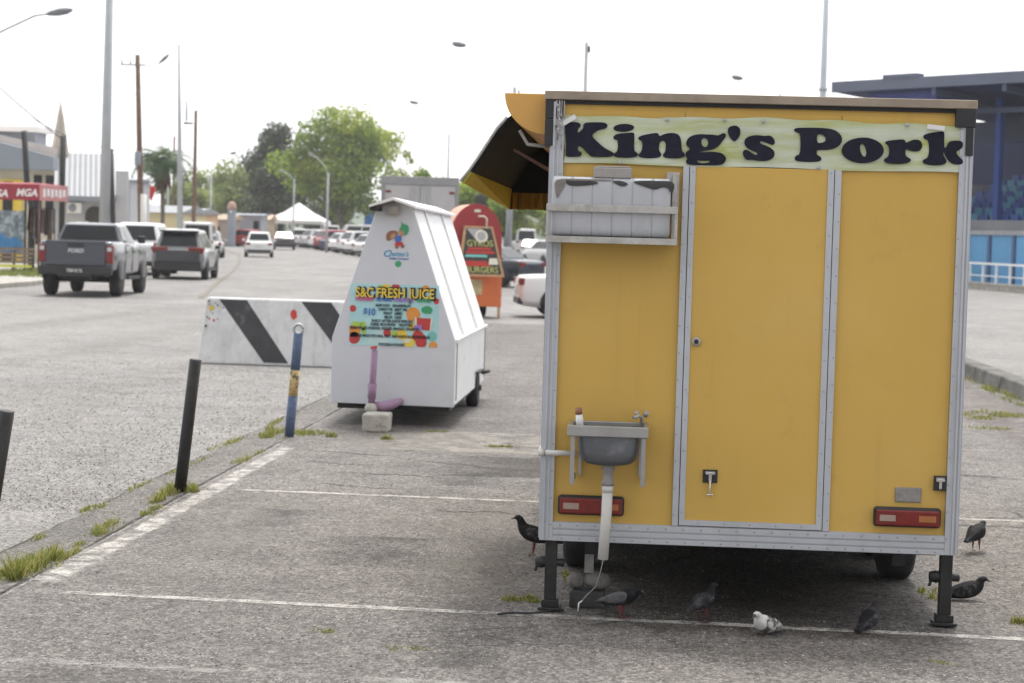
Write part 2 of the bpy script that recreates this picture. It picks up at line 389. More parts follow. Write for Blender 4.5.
sheet('road', [(-900, 900, -60), (-900, 900, 42), (-900, 900, 260), (-3000, 3000, 5000)], M['road'], 0)
sheet('parking_lot', [(-2.97, 4.6, -6), (-2.97, 4.6, 41.9)], M['lot'], .004)
sheet('gutter', [(-3.38, -3.0, -6), (-3.38, -3.0, 41.9)], M['gutter'], .004)
sheet('concrete_apron', [(-2.95, 1.9, 16.2 + .25 * k) for k in range(8)], M['slab'], .0055)
line_rows = []
random.seed(3)
y = 9.5
while y < 16.35:
    line_rows.append((-2.955 + random.uniform(-.012, .012) - (.03 if y < 11 else 0), -2.775 + random.uniform(-.016, .016), y)); y += .25
sheet('white_edge_line', line_rows, M['line'], .0065)
def cross(y, x0, x1, w, m, slope=0.0):
    b = MB(); n = 24; v = []; f = []
    for i in range(n + 1):
        x = x0 + (x1 - x0) * i / n; yy = y + slope * (x - x0) + random.uniform(-.006, .006)
        v += [(x, yy - w / 2, .0065), (x, yy + w / 2, .0065)]
    for i in range(n): f.append((2 * i, 2 * i + 2, 2 * i + 3, 2 * i + 1))
    b.add(v, f); o = b.build('parking_bay_line', m); strip_uv(o, n + 1); return tag(o, kind='structure')
cross(9.33, -2.8, 4.4, .1, M['thinline'], -.045)
cross(13.36, -2.79, 4.4, .1, M['thinline'], -.03)
cross(7.85, -2.9, 1.2, .14, M['oldline'], -.06)
cross(15.9, .9, 4.4, .08, M['oldline'])
cross(17.9, -2.0, 4.4, .1, M['oldline'])
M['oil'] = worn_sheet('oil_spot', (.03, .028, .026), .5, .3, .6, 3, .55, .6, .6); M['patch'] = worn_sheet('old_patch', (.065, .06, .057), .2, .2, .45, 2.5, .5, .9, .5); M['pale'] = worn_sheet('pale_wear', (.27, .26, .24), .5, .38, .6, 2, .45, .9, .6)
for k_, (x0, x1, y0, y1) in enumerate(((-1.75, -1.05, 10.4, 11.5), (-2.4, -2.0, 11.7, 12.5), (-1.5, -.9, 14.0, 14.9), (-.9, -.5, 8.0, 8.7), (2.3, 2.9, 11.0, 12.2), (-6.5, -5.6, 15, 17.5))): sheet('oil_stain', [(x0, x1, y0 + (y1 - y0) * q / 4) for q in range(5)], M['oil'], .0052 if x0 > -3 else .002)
sheet('surface_patch', [(-1.6, 1.6, 14.6 + .35 * q) for q in range(5)], M['patch'], .0048)
for x0, x1, y0, y1 in ((-2.7, -1.9, 9.6, 13.2), (-1.2, -.5, 9.7, 13.0), (-8.5, -7.6, 12, 40), (-6.2, -5.3, 19, 40), (-11.5, -10.4, 16, 45)): sheet('tyre_wear', [(x0, x1, y0 + (y1 - y0) * q / 6) for q in range(7)], M['pale'], .0045 if x0 > -3 else .0012)
sheet('shade_stain', [(-.35, 1.55, 8.9 + .4 * k) for k in range(15)], M['shade_soil'], .0058)  # ragged dark sheet: painted shade under and before the trailer, with greasy stain
b = MB(); random.seed(17)
def crack(x0, y0, x1, y1, w):
    n = 26; v = []; f = []
    oy = 0
    for i in range(n + 1):
        t = i / n; oy += random.uniform(-.03, .03); ww = w * (.25 + random.random()) * math.sin(math.pi * min(.97, max(.03, t))) ** .5
        x, y = x0 + (x1 - x0) * t, y0 + (y1 - y0) * t + oy; v += [(x, y - ww, .0062), (x, y + ww, .0062)]
    b.add(v, [(2 * i, 2 * i + 2, 2 * i + 3, 2 * i + 1) for i in range(n)])
for c_ in ((-1.75, 15.5, -.95, 15.05, .02), (-1.0, 15.7, -.3, 15.6, .022), (-2.2, 14.6, -1.4, 14.4, .014), (-1.5, 14.55, -.75, 14.75, .016), (-2.6, 15.3, -2.0, 15.1, .012), (-1.0, 15.1, -.5, 15.35, .03), (-1.3, 12.75, -.75, 12.7, .022), (-.7, 12.75, -.3, 12.7, .014),
           (-2.7, 16.0, -1.9, 15.9, .012), (-2.4, 14.0, -1.6, 13.9, .01), (-.9, 14.3, -.2, 14.2, .014), (2.0, 16.0, 3.0, 15.7, .02), (1.8, 13.0, 2.8, 12.8, .014), (-1.2, 16.9, -.3, 16.75, .016)): crack(*c_)
for xs in (-3.385, -3.01):
    y = 4.0
    while y < 40:
        e = y + random.uniform(.6, 2.2)
        n = 10; v = []
        for i in range(n + 1): w_ = random.uniform(.001, .009); xx = xs + random.uniform(-.008, .008); v += [(xx - w_, y + (e - y) * i / n, .0064), (xx + w_, y + (e - y) * i / n, .0064)]
        b.add(v, [(2 * i, 2 * i + 1, 2 * i + 3, 2 * i + 2) for i in range(n)]); y = e + random.uniform(0, 1.6)
tag(b.build('road_cracks', mat('crack_dark', (.055, .05, .045), .95, 0, .3, 9)), kind='structure')
# far kerb that divides the lot from the road on the other side
b = MB(); random.seed(5)
yy = 8.0
while yy < 60:
    e = yy + 1.95
    b.hexa([(4.6, yy, gz(yy) - .05), (4.92, yy, gz(yy) - .05), (4.92, e, gz(e) - .05), (4.6, e, gz(e) - .05)],
           [(4.63, yy, gz(yy) + .2), (4.9, yy, gz(yy) + .2), (4.9, e, gz(e) + .2), (4.63, e, gz(e) + .2)])
    yy += 1.98
M['kerb'] = mat('kerb_concrete', (.15, .145, .135), .9, 0, .3, 2, dirt=[((.05, .05, .042), 3.5, .42, .6, .85), ((.3, .29, .28), 7, .6, .7, .6)], bump=.5)
tag(b.build('kerb', M['kerb'], bevel=.02), kind='structure')
sheet('gravel_strip', [(3.35, 4.6, 8), (3.3, 4.6, 25), (3.4, 4.6, 41.9)], worn_sheet('gravel_dirt', (.2, .18, .17), .45, .3, .5, 2.5, .9, .95, .3, .35), .0056)
# pavement along the other side of the street, with its kerb face
edge = [(-17.6, 8), (-17.6, 42), (-17.6, 57), (-18.4, 68), (-21.0, 90), (-26.5, 118), (-34.5, 160), (-52, 240)]
b = MB(); v = []; f = []
for x, y in edge: v += [(x - 22, y, gz(y) + .15), (x - .14, y, gz(y) + .15), (x, y, gz(y) + .13), (x, y, gz(y) - .05)]
for i in range(len(edge) - 1):
    for k in range(3): f.append((4 * i + k, 4 * i + k + 1, 4 * i + k + 5, 4 * i + k + 4))
b.add(v, f); tag(b.build('pavement', M['concrete']), kind='structure')
# the painted edge line of the street on the near side of the parked cars
b = MB(); v = []; f = []
pts = [(-11.4, 51), (-13.8, 64), (-16.6, 80), (-20.0, 98), (-25.5, 125), (-35.5, 165)]
for x, y in pts: v += [(x - .07, y, gz(y) + .012), (x + .07, y, gz(y) + .012)]
for i in range(len(pts) - 1): f.append((2 * i, 2 * i + 1, 2 * i + 3, 2 * i + 2))
b.add(v, f); tag(b.build('street_edge_line', mat('seam', (.17, .15, .125), .9, 0, .2, 3)), kind='structure')

# grass: tufts in the joints of the paving
def tuft_blades(b, x, y, rx, ry, n, h):
    for _ in range(n):
        a = random.uniform(0, 6.28); q = math.sqrt(random.random())
        px, py = x + rx * q * math.cos(a), y + ry * q * math.sin(a)
        hh = h * random.uniform(.35, 1.0) * (1.15 - q * .5); t = random.uniform(0, 6.28); w = random.uniform(.002, .0045)
        lx, ly = math.cos(t) * hh * random.uniform(.2, .9), math.sin(t) * hh * random.uniform(.2, .9)
        s = random.uniform(0, 3.14); dx, dy = math.cos(s) * w, math.sin(s) * w
        z = gz(py) + .004
        mi = 0 if random.random() < .6 else 1
        b.add([(px - dx, py - dy, z), (px + dx, py + dy, z), (px + dx * .7 + lx * .45, py + dy * .7 + ly * .45, z + hh * .6), (px - dx * .7 + lx * .45, py - dy * .7 + ly * .45, z + hh * .6), (px + lx, py + ly, z + hh * .9)],
              [(0, 1, 2, 3), (3, 2, 4)], mi)
random.seed(11)
b = MB()
TUFTS = [(-3.08, 10.0, .1, .35, 700, .13), (-3.1, 9.75, .07, .2, 500, .17), (-3.05, 10.5, .06, .3, 320, .06), (-3.07, 11.35, .07, .3, 380, .07), (-3.0, 12.15, .05, .2, 160, .05), (-3.12, 12.95, .07, .42, 600, .08),
          (-2.97, 13.25, .06, .12, 200, .09), (-3.38, 12.3, .05, .35, 200, .045), (-3.4, 13.4, .05, .4, 170, .045), (-3.36, 11.0, .04, .25, 110, .04), (-3.34, 14.6, .04, .6, 150, .04), (-3.38, 16.2, .05, .5, 220, .05),
          (-3.02, 15.3, .05, .4, 220, .05), (-3.12, 17.2, .16, .35, 620, .09), (-2.82, 17.35, .22, .25, 500, .08), (-3.34, 18.4, .05, .7, 220, .05), (-2.15, 17.05, .06, .06, 160, .07), (-1.15, 16.8, .12, .08, 260, .05),
          (-1.8, 17.9, .16, .05, 160, .03), (-.55, 9.62, .09, .05, 330, .045), (-.46, 9.56, .05, .03, 160, .03), (-.32, 10.3, .06, .12, 100, .06), (1.52, 10.2, .05, .15, 130, .06), (1.9, 9.5, .1, .06, 260, .05), (2.05, 9.55, .06, .05, 120, .05),
          (1.35, 8.5, .07, .05, 60, .02), (-.95, 8.35, .1, .05, 90, .02), (-1.35, 8.65, .06, .03, 60, .02), (3.45, 21.6, .35, .5, 900, .07), (3.9, 22.0, .45, .3, 700, .07), (4.4, 20.6, .2, .6, 800, .1), (4.5, 24.5, .1, 1.8, 700, .1), (3.5, 20.2, .3, .2, 300, .05), (4.3, 18.2, .25, .6, 500, .08),
          (4.5, 28, .1, 2.0, 400, .1)]
for t in TUFTS:
    for _ in range(5):   # each tuft is a few uneven clumps
        q = random.uniform(.25, .6); tuft_blades(b, t[0] + random.uniform(-.8, .8) * t[2], t[1] + random.uniform(-.9, .9) * t[3], t[2] * q, t[3] * q, int(t[4] * .15), t[5] * random.uniform(.5, 1.25))
    tuft_blades(b, t[0], t[1], t[2] * 1.3, t[3] * 1.25, int(t[4] * .2), t[5] * .4)
tag(b.build('grass', [M['grass_a'], M['grass_b']]), 'short grass growing from the joints of the old paving', 'grass', kind='stuff')
# verge across the street
b = MB()
for _ in range(2600):
    x, y = random.uniform(-21.5, -18.0), random.uniform(60, 70)
    h = random.uniform(.06, .16); w = .02; a = random.uniform(0, 3.14)
    z = gz(y) + .15
    b.add([(x - w * math.cos(a), y - w * math.sin(a), z), (x + w * math.cos(a), y + w * math.sin(a), z), (x + random.uniform(-.05, .05), y + random.uniform(-.05, .05), z + h)], [(0, 1, 2)])
tag(b.build('verge_grass', M['grass_a']), 'patch of mown grass behind the far kerb', 'grass', kind='stuff')
# loose stones: thousands of chippings that have come out of the old surface
random.seed(21); V, F, MI = [], [], []
def chip(x, y, r, mi):
    k = len(V); a = random.uniform(0, 1.57); h = r * random.uniform(.5, .95); z = gz(y) + .002; e = random.uniform(.65, 1)
    for q in range(4): t = a + q * 1.5708 + random.uniform(-.4, .4); V.append((x + r * math.cos(t), y + r * e * math.sin(t), z))
    V.append((x + r * random.uniform(-.3, .3), y + r * random.uniform(-.3, .3), z + h)); V.append((x + r * random.uniform(-.4, .1), y + r * random.uniform(-.4, .4), z + h * .9))
    F.extend(((k, k + 1, k + 4), (k + 1, k + 2, k + 4), (k + 2, k + 5, k + 4), (k + 2, k + 3, k + 5), (k + 3, k, k + 5), (k, k + 4, k + 5))); MI.extend((mi,) * 6)
for _ in range(30000):
    y = 6.6 + 11 * random.random() ** 1.35; x = random.uniform(-.27 * y - .4, .2 * y + .35)
    if x < -3.4 and random.random() < .3: continue
    if math.sin(x * 2.1 + y * .9) + math.sin(y * 2.3 - x) < random.uniform(-2.2, .6): continue
    chip(x, y, random.choice((.003, .0035, .004, .005, .0065, .009)), random.choice((0, 0, 1, 1, 1, 2)))
for _ in range(5000):
    y = random.uniform(12, 26); x = random.uniform(-.33 * y, -3.3)
    chip(x, y, random.choice((.005, .006, .008, .011)), random.choice((0, 1, 1, 1)))
me = bpy.data.meshes.new('gravel'); me.from_pydata(V, [], F)
for m_ in (mat('pale_stone', (.42, .4, .37), .9, 0, .25, 40), mat('mid_stone', (.22, .21, .195), .9, 0, .3, 40), mat('dark_stone', (.08, .075, .07), .9, 0, .3, 40)): me.materials.append(m_)
me.polygons.foreach_set('material_index', MI); me.update()
o = bpy.data.objects.new('gravel', me); COL.objects.link(o); tag(o, 'loose stone chippings scattered over the old asphalt', 'gravel', kind='stuff')

# ------------------------------------------------------------------ yellow food trailer
Y0 = 9.35
tr = thing('food_trailer', 'yellow food trailer with aluminium edging, rear door and fold-out black awning', 'food trailer', (.528, 11.0, 0))
sh = MB()
sh.box(-.43, 1.486, Y0 + .012, 14.3, .36, 2.415)  # hidden far end lengthened to deepen the shade underneath
sh.build('body_shell', M['yellow'], tr, True)
b = MB()
b.box(-.386, .176, Y0 + .004, Y0 + .0115, .43, 2.372); b.box(.905, 1.444, Y0 + .004, Y0 + .0115, .43, 2.372); b.box(.18, .90, Y0 + .004, Y0 + .0115, 2.128, 2.372)
b.build('rear_panel', M['yellow'], tr, True)
def post(name, x0, x1, z0, z1, rx, step=.127, ridges=True, d=.016):
    b = MB(); b.box(x0, x1, Y0 - d, Y0 + .03, z0, z1)
    if ridges:
        xm = (x0 + x1) / 2
        b.box(xm + .006, xm + .014, Y0 - d - .006, Y0 - d + .002, z0 + .002, z1 - .002)
    z = z0 + .05
    while z < z1 - .03:
        b.rivets([(rx, Y0 - d - .001, z)], .0042, 1); z += step
    return b.build(name, [M['alu'], M['rivet']], tr, True, bevel=.003)
# corner posts wrap round the sides
b = MB(); b.box(-.4455, -.384, Y0 - .018, Y0 + .05, .345, 2.41); b.box(-.434, -.424, Y0 - .026, Y0 - .016, .347, 2.405); b.box(-.412, -.404, Y0 - .024, Y0 - .016, .347, 2.405); b.box(-.452, -.4457, Y0 + .02, Y0 + .07, .35, 2.4)
z = .42
while z < 2.38: b.rivets([(-.394, Y0 - .019, z)], .0042, 1); z += .127
b.build('corner_post', [M['alu'], M['rivet']], tr, True, bevel=.003)
b = MB(); b.box(1.445, 1.502, Y0 - .018, Y0 + .05, .345, 2.41); b.box(1.474, 1.484, Y0 - .026, Y0 - .016, .347, 2.405); b.box(1.492, 1.5, Y0 - .024, Y0 - .016, .347, 2.405); b.box(1.5022, 1.51, Y0 + .0, Y0 + .07, .35, 2.4)
z = .42
while z < 2.38: b.rivets([(1.452, Y0 - .019, z)], .0042, 1); z += .127
b.build('corner_post', [M['alu'], M['rivet']], tr, True, bevel=.003)
post('door_post', .1765, .2045, .436, 2.12, .184, ridges=False)
post('door_post', .8785, .9085, .436, 2.12, .90, ridges=False)
b = MB(); b.box(-.384, 1.445, Y0 - .010, Y0 + .03, .343, .4345)
for z0, z1 in ((.345, .369), (.376, .398), (.405, .432)): b.box(-.383, 1.444, Y0 - .018, Y0 - .009, z0, z1)
for i in range(22):
    x = -.35 + i * .083
    b.rivets([(x, Y0 - .0185, .419), (x + .01, Y0 - .0185, .357)], .005, 1)
b.build('bottom_rail', [M['alu'], M['rivet']], tr, True, bevel=.0025)
b = MB(); b.box(.205, .8783, Y0 - .004, Y0 + .011, .436, 2.125); b.build('door_gap', M['seal'], tr, True)
dr = MB(); dr.box(.2085, .8745, Y0 - .012, Y0 - .0045, .4395, 2.121)
door = dr.build('door', M['yellow'], tr, True)
b = MB()
b.box(.2085, .2345, Y0 - .019, Y0 - .0125, .4395, 2.121); b.box(.8465, .8745, Y0 - .019, Y0 - .0125, .4395, 2.121); b.box(.2345, .8465, Y0 - .019, Y0 - .0125, .4395, .4655)
z = .5
while z < 2.1: b.rivets([(.2215, Y0 - .0195, z), (.8605, Y0 - .0195, z + .01)], .0042, 1); z += .145
for x in (.3, .42, .54, .66, .78): b.rivets([(x, Y0 - .0195, .4525)], .0042, 1)
b.build('door_edging', [M['alu'], M['rivet']], door, True, bevel=.002)
b = MB(); b.lathe([(.0, -.006), (.021, -.006), (.021, .0), (.021, .006), (.0, .006)], (.263, Y0 - .018, 1.305), 'y', 18)
b.lathe([(.0, -.012), (.010, -.012), (.012, -.004), (.0, -.004)], (.263, Y0 - .018, 1.305), 'y', 12, 1)
b.build('lock', [M['alu_dirty'], M['seal']], door, True)
def latch(x0, x1, z0, z1, parent, tail):
    b = MB(); xm = (x0 + x1) / 2; zm = (z0 + z1) / 2
    b.box(x0, x1, Y0 - .022, Y0 - .0125, z0, z1, 0)
    b.box(x0 + .01, x1 - .01, Y0 - .026, Y0 - .0222, zm + .01, z1 - .008, 2)
    b.box(xm - .007, xm + .007, Y0 - .034, Y0 - .0262, zm - .026, zm + .022, 1); b.box(xm - .02, xm + .02, Y0 - .036, Y0 - .0262, zm + .008, zm + .02, 1)
    if tail:
        b.tube([(xm, Y0 - .032, zm - .02), (xm, Y0 - .036, tail)], .004, 8, 1); b.tube([(xm - .016, Y0 - .036, tail), (xm + .016, Y0 - .036, tail)], .004, 8, 1)
    return b.build('latch', [M['black'], M['chrome'], M['steel']], parent, True, bevel=.002)
latch(.314, .382, .645, .706, door, .59)
latch(1.384, 1.4435, .645, .715, tr, 0)
b = MB(); b.box(1.21, 1.332, Y0 - .002, Y0 + .0038, .583, .653); b.box(1.213, 1.329, Y0 - .006, Y0 - .0022, .586, .65)
b.build('reflector_plate', M['plategrey'], tr, True, bevel=.002)
def tail_light(x0, x1, z0, z1):
    b = MB(); b.box(x0, x1, Y0 - .03, Y0 + .0035, z0, z1)
    h = b.build('tail_light', M['black'], tr, True, bevel=.016, seg=3)
    b = MB(); b.box(x0 + .010, x1 - .010, Y0 - .044, Y0 - .0305, z0 + .009, z1 - .012); b.build('red_lens', M['redlens'], h, True, bevel=.008, seg=3)
    b = MB(); b.box(x0 + .026, x0 + .1, Y0 - .0475, Y0 - .0443, z0 + .03, z1 - .035); b.build('clear_lens', M['clearlens'], h, True, bevel=.001)
    b = MB(); b.box(x1 - .105, x1 - .026, Y0 - .0475, Y0 - .0443, z0 + .03, z1 - .035); b.build('amber_lens', M['amber'], h, True, bevel=.001)
tail_light(1.112, 1.424, .468, .562)
tail_light(-.362, -.05, .47, .564)
# roof
b = MB(); b.box(-.478, 1.517, Y0 - .03, 14.4, 2.4155, 2.456); b.build('roof', M['rooftrim'], tr, True, bevel=.004)
b = MB(); b.box(-.47, 1.508, Y0 - .006, Y0 + .1, 2.397, 2.4148); b.build('roof_gap_shade', M['seal'], tr, True)  # dark strip painted in for the shadow below the roof edge
b = MB(); b.box(1.42, 1.512, Y0 - .034, Y0 + .16, 2.33, 2.4145); b.box(1.468, 1.503, Y0 - .036, Y0 - .0265, 2.2, 2.3295)
b.build('roof_corner_bracket', M['black'], tr, True, bevel=.004)
b = MB(); b.box(-.474, -.388, Y0 - .022, Y0 + .1, 2.325, 2.4145); b.box(-.474, -.436, Y0 - .03, Y0 + .1, 2.2, 2.3245)
b.build('roof_corner_bracket', M['black'], tr, True, bevel=.004)
b = MB(); random.seed(9)
for k in range(3):
    p = [(-.42 + .012 * k, Y0 - .04, 2.41)]
    for j in range(9): p.append((p[0][0] + random.uniform(-.008, .008), Y0 - .045 + random.uniform(-.012, .008), 2.41 - (j + 1) * random.uniform(.018, .028)))
    b.tube(p, .0022, 6, 0)
for k in range(7): b.ball((-.407 + random.uniform(-.012, .012), Y0 - .055, 2.385 - k * .022), .006, (1, 1, 1.4), k % 2, 6, 4)
b.build('light_string', [M['tankcap'], M['alu_dirty']], tr, True)
for x in (-.66, -.57, -.5, -.41): b = MB(); b.tube([(x, 10.2, 2.44), (x + .004, 10.2, 2.5 + .02 * (x < -.6))], .006, 6); b.build('roof_spike', M['galv'], tr, True)
# curved eave box above the serving hatch
q = [(-.672, 2.447), (-.486, 2.4465)]
arc = []
for i in range(11):
    t = math.pi / 2 * i / 10
    arc.append((-.470 - .202 * math.cos(t) ** 1.0 * 1.0 + 0.0, 2.447 - .19 * math.sin(t)))
poly = [(-.4725, 2.4465)] + [(-.672 + .2 * (1 - math.cos(math.pi / 2 * i / 10)), 2.447 - .192 * math.sin(math.pi / 2 * i / 10)) for i in range(11)]
b = MB(); b.prism(poly, Y0 + .06, 12.5, 'y'); b.build('eave_box', M['yellow_old'], tr, True, bevel=.004)
# awning: a sloping canopy that hangs out on the serving side, seen from its open end
prof = [(-.5, 2.375), (-.60, 2.36), (-.655, 2.33), (-.7, 2.275), (-.74, 2.21), (-.79, 2.13), (-.828, 2.073), (-.866, 2.022)]
aw = MB()
ya, yb = Y0 + .06, 12.3
def strip(pr, y0, y1, t, b, mi):
    n = len(pr); v = []
    for yv in (y0, y1):
        for x, z in pr: v.append((x, yv, z))
        for x, z in pr: v.append((x + t * .8, yv, z - t * .6))
    f = []
    for i in range(n - 1):
        f.append((i, i + 1, 2 * n + i + 1, 2 * n + i)); f.append((n + i, 3 * n + i, 3 * n + i + 1, n + i + 1))
        f.append((i, n + i, n + i + 1, i + 1)); f.append((2 * n + i, 2 * n + i + 1, 3 * n + i + 1, 3 * n + i))
    f += [(0, 2 * n, 3 * n, n), (n - 1, 2 * n - 1, 4 * n - 1, 3 * n - 1)]
    b.add(v, f, mi)
strip([(-.636, 2.345)] + prof[2:7], ya + .01, yb, .012, aw, 0)
ends = [(-.50, 2.36), (-.655, 2.33), (-.74, 2.21), (-.828, 2.073), (-.815, 2.045), (-.45, 2.04)]
aw.prism(ends, yb - .03, yb - .015, 'y', 0)
awo = aw.build('awning', M['awning'], tr, True)
b = MB(); va = [(-.828, ya, 2.073), (-.866, ya, 2.022), (-.835, yb, 1.945), (-.828, yb, 2.073)]
b.hexa(va, [(x + .012, y, z - .004) for x, y, z in va])
b.build('yellow_valance', M['awnyel'], awo, True)
b = MB(); random.seed(4); n = 24; v = []; f = []
for i in range(n + 1):
    x = -.838 + (.391) * i / n; w = .012 * math.sin(i * 1.9) + random.uniform(-.004, .004)
    v += [(x, yb - .055 + w, 2.047), (x, yb - .05 + w * 1.6, 1.945 + random.uniform(-.004, .004))]
v += [(x_, y_ + .006, z_) for x_, y_, z_ in v]
k = 2 * n + 2
for i in range(n):
    f += [(2 * i, 2 * i + 2, 2 * i + 3, 2 * i + 1), (k + 2 * i, k + 2 * i + 1, k + 2 * i + 3, k + 2 * i + 2)]
b.add(v, f); b.build('brown_valance', M['awnbrown'], awo, True)
b = MB(); b.tube([(x - .004, ya - .006, z + .004) for x, z in prof[2:]], .007, 8); b.build('awning_rim', M['alu_dirty'], awo, True)
b = MB(); b.tube([(-.60, Y0 + .1, 2.275), (-.56, Y0 + .1, 2.21), (-.455, Y0 + .1, 2.2)], .009, 8); b.build('awning_hinge', M['tankcap'], awo, True)
b = MB(); b.hexa([(-.64, Y0 + .3, 2.185), (-.64, Y0 + .32, 2.185), (-.45, Y0 + .32, 2.08), (-.45, Y0 + .3, 2.08)], [(-.64, Y0 + .3, 2.2), (-.64, Y0 + .32, 2.2), (-.45, Y0 + .32, 2.1), (-.45, Y0 + .3, 2.1)]); b.build('awning_strut', M['polewood'], awo, True)
# rack that carries the water tank
b = MB()
for z0, z1, m_ in ((1.893, 1.926, 0), (1.75, 1.78, 0)):
    b.box(-.447, .155, 9.135, 9.15, z0, z1, m_); b.box(-.447, -.433, 9.1502, Y0 - .028, z0, z1, m_); b.box(.141, .155, 9.1502, Y0 - .02, z0, z1, m_)
b.box(-.43, .139, 9.152, Y0 - .02, 1.764, 1.778, 0)
for x in (-.447, .141): b.box(x, x + .014, 9.136, 9.15, 1.7805, 1.8925, 0)
b.box(.128, .15, Y0 - .075, Y0 - .02, 1.76, 2.08, 0); b.box(.1, .16, Y0 - .035, Y0 - .02, 1.93, 2.09, 0)
b.build('tank_rack', M['alu_dirty'], tr, True, bevel=.002)
# sink
sk = thing_part = MB()
yf, yk = 9.06, Y0 - .015
def ring_box(b, x0, x1, y0, y1, z0, z1, t, mi=0):
    b.box(x0, x1, y0, y0 + t, z0, z1, mi); b.box(x0, x1, y1 - t, y1, z0, z1, mi); b.box(x0, x0 + t, y0 + t, y1 - t, z0, z1, mi); b.box(x1 - t, x1, y0 + t, y1 - t, z0, z1, mi)
ring_box(sk, -.318, .052, yf, yk, .868, .918, .022)
sink = sk.build('sink', M['steel'], tr, True, bevel=.004)
b = MB(); rings = []
for z, k, tk in ((.9, 1.0, 0), (.86, .99, 0), (.82, .97, 0), (.785, .93, 0), (.755, .84, 0), (.738, .68, 0), (.73, .4, 0)):
    r = []
    for i in range(28):
        a = 2 * math.pi * i / 28; c, s = math.cos(a), math.sin(a); e = .42
        r.append((-.128 + .148 * k * math.copysign(abs(c) ** e, c), 9.2 + .118 * (k ** .7) * math.copysign(abs(s) ** e, s), z))
    rings.append(r)
b.loft(rings, 0, True, False)
b.add([rings[-1][i] for i in range(28)], [tuple(range(28))]); b.build('basin', M['basin'], sink, True)
for x in (-.302, .022):
    b = MB()
    b.box(x, x + .02, yf + .02, yf + .026, .644, .8675); b.box(x, x + .006, yf + .0262, yf + .05, .644, .8675)
    b.hexa([(x + .012, yf + .03, .65), (x + .022, yf + .03, .65), (x + .022, yk, .65), (x + .012, yk, .65)], [(x + .012, yf + .03, .67), (x + .022, yf + .03, .67), (x + .022, yk, .67), (x + .012, yk, .67)])
    b.box(x + .01 + (.02 if x < 0 else -.02), x + .026 + (.02 if x < 0 else -.02), yk - .01, yk, .66, .8675)
    b.build('sink_bracket', M['steel'], sink, True, bevel=.0015)
b = MB()
b.tube([(.02, Y0 - .06, .915), (.02, Y0 - .06, .945), (.005, Y0 - .09, .955), (-.02, Y0 - .12, .945)], .008, 8)
b.tube([(.035, Y0 - .05, .95), (.045, Y0 - .06, .972)], .012, 8); b.tube([(-.002, Y0 - .05, .95), (-.006, Y0 - .055, .972)], .01, 8)
b.build('tap', M['alu_dirty'], sink, True)
b = MB(); b.lathe([(0, .735), (.03, .735), (.03, .7), (.024, .695), (.024, .66), (.029, .655), (.029, .63), (0, .63)], (-.128, 9.2, 0), 'z', 16); b.build('drain_trap', M['tankcap'], sink, True)
b = MB(); b.tube([(-.128, 9.2, .632), (-.13, 9.2, .5), (-.14, 9.2, .285)], .0245, 16); b.tube([(-.128, 9.2, .632), (-.128, 9.2, .6)], .0275, 16); b.build('drain_pipe', M['pipe'], sink, True)
b = MB(); b.tube([(-.452, Y0 - .04, .762), (-.28, Y0 - .04, .762)], .0135, 10); b.tube([(-.452, Y0 - .04, .762), (-.452, Y0 + .3, .762)], .0135, 10); b.tube([(-.46, Y0 - .04, .762), (-.43, Y0 - .04, .762)], .018, 10); b.build('supply_pipe', M['pipe'], sink, True)
# legs, wheels, chassis
for x in (-.388, 1.462):
    b = MB(); b.box(x - .028, x + .028, Y0 + .0, Y0 + .056, .06, .36); b.box(x - .02, x + .02, Y0 + .008, Y0 + .048, .02, .0595); b.box(x - .055, x + .055, Y0 - .03, Y0 + .085, .012, .026)
    b.box(x - .04, x + .04, Y0 - .012, Y0 + .068, .0262, .06)
    b.lathe([(0, -.03), (.022, -.03), (.03, 0), (.022, .03), (0, .03)], (x - .045, Y0 + .03, .235), 'x', 10); b.lathe([(0, -.025), (.018, -.025), (.02, .02), (0, .025)], (x + .042, Y0 + .02, .235), 'x', 10)
    b.tube([(x - .06, Y0 + .03, .235), (x - .075, Y0 + .025, .19)], .008, 6)
    b.build('stabiliser_leg', M['black_metal'], tr, True, bevel=.003)
b = MB()
for x in (-.2, 1.25): b.box(x - .03, x + .03, Y0 + .08, 14.2, .27, .355)
for y_ in (9.7, 10.75, 11.8, 13.0): b.box(-.4, 1.46, y_ - .03, y_ + .03, .29, .352)
b.tube([(-.3, 10.78, .28), (1.4, 10.78, .28)], .03, 8); b.box(.49, .56, 14.2, 15.4, .29, .35); b.box(-.1, 1.1, 12.2, 14.1, .1, .3)  # last box is no chassis part: unseen, added to block light under the floor
b.build('chassis', M['black_metal'], tr, True)
def wheel_into(parent, x, y, r, w, z=None, world=False, side=1, mats=('rubber', 'rim')):
    z = r if z is None else z
    b = MB(); b.lathe([(r * .62, -w / 2), (r * .9, -w / 2), (r, -w * .36), (r, w * .36), (r * .9, w / 2), (r * .62, w / 2)], (x, y, z), 'x', 22)
    t = b.build('wheel', M[mats[0]], parent, world)
    b = MB(); b.lathe([(0, -w * .3), (r * .3, -w * .34), (r * .6, -w * .42), (r * .64, -w * .5), (r * .64, w * .5), (r * .6, w * .42), (r * .3, w * .34), (0, w * .3)], (x, y, z), 'x', 14)
    b.build('rim', M[mats[1]], t, world)
    return t
wheel_into(tr, -.29, 10.75, .29, .17, world=True); wheel_into(tr, 1.40, 10.75, .29, .17, world=True); wheel_into(tr, -.29, 11.5, .29, .17, world=True); wheel_into(tr, 1.40, 11.5, .29, .17, world=True)  # second pair of wheels added to darken the underside
for x in (-.21, 1.365):
    b = MB(); b.box(x - .022, x + .022, 10.25 if x > 0 else 9.5, 10.27 if x > 0 else 9.53, .17, .35); b.build('prop_post', M['plategrey'], tr, True)

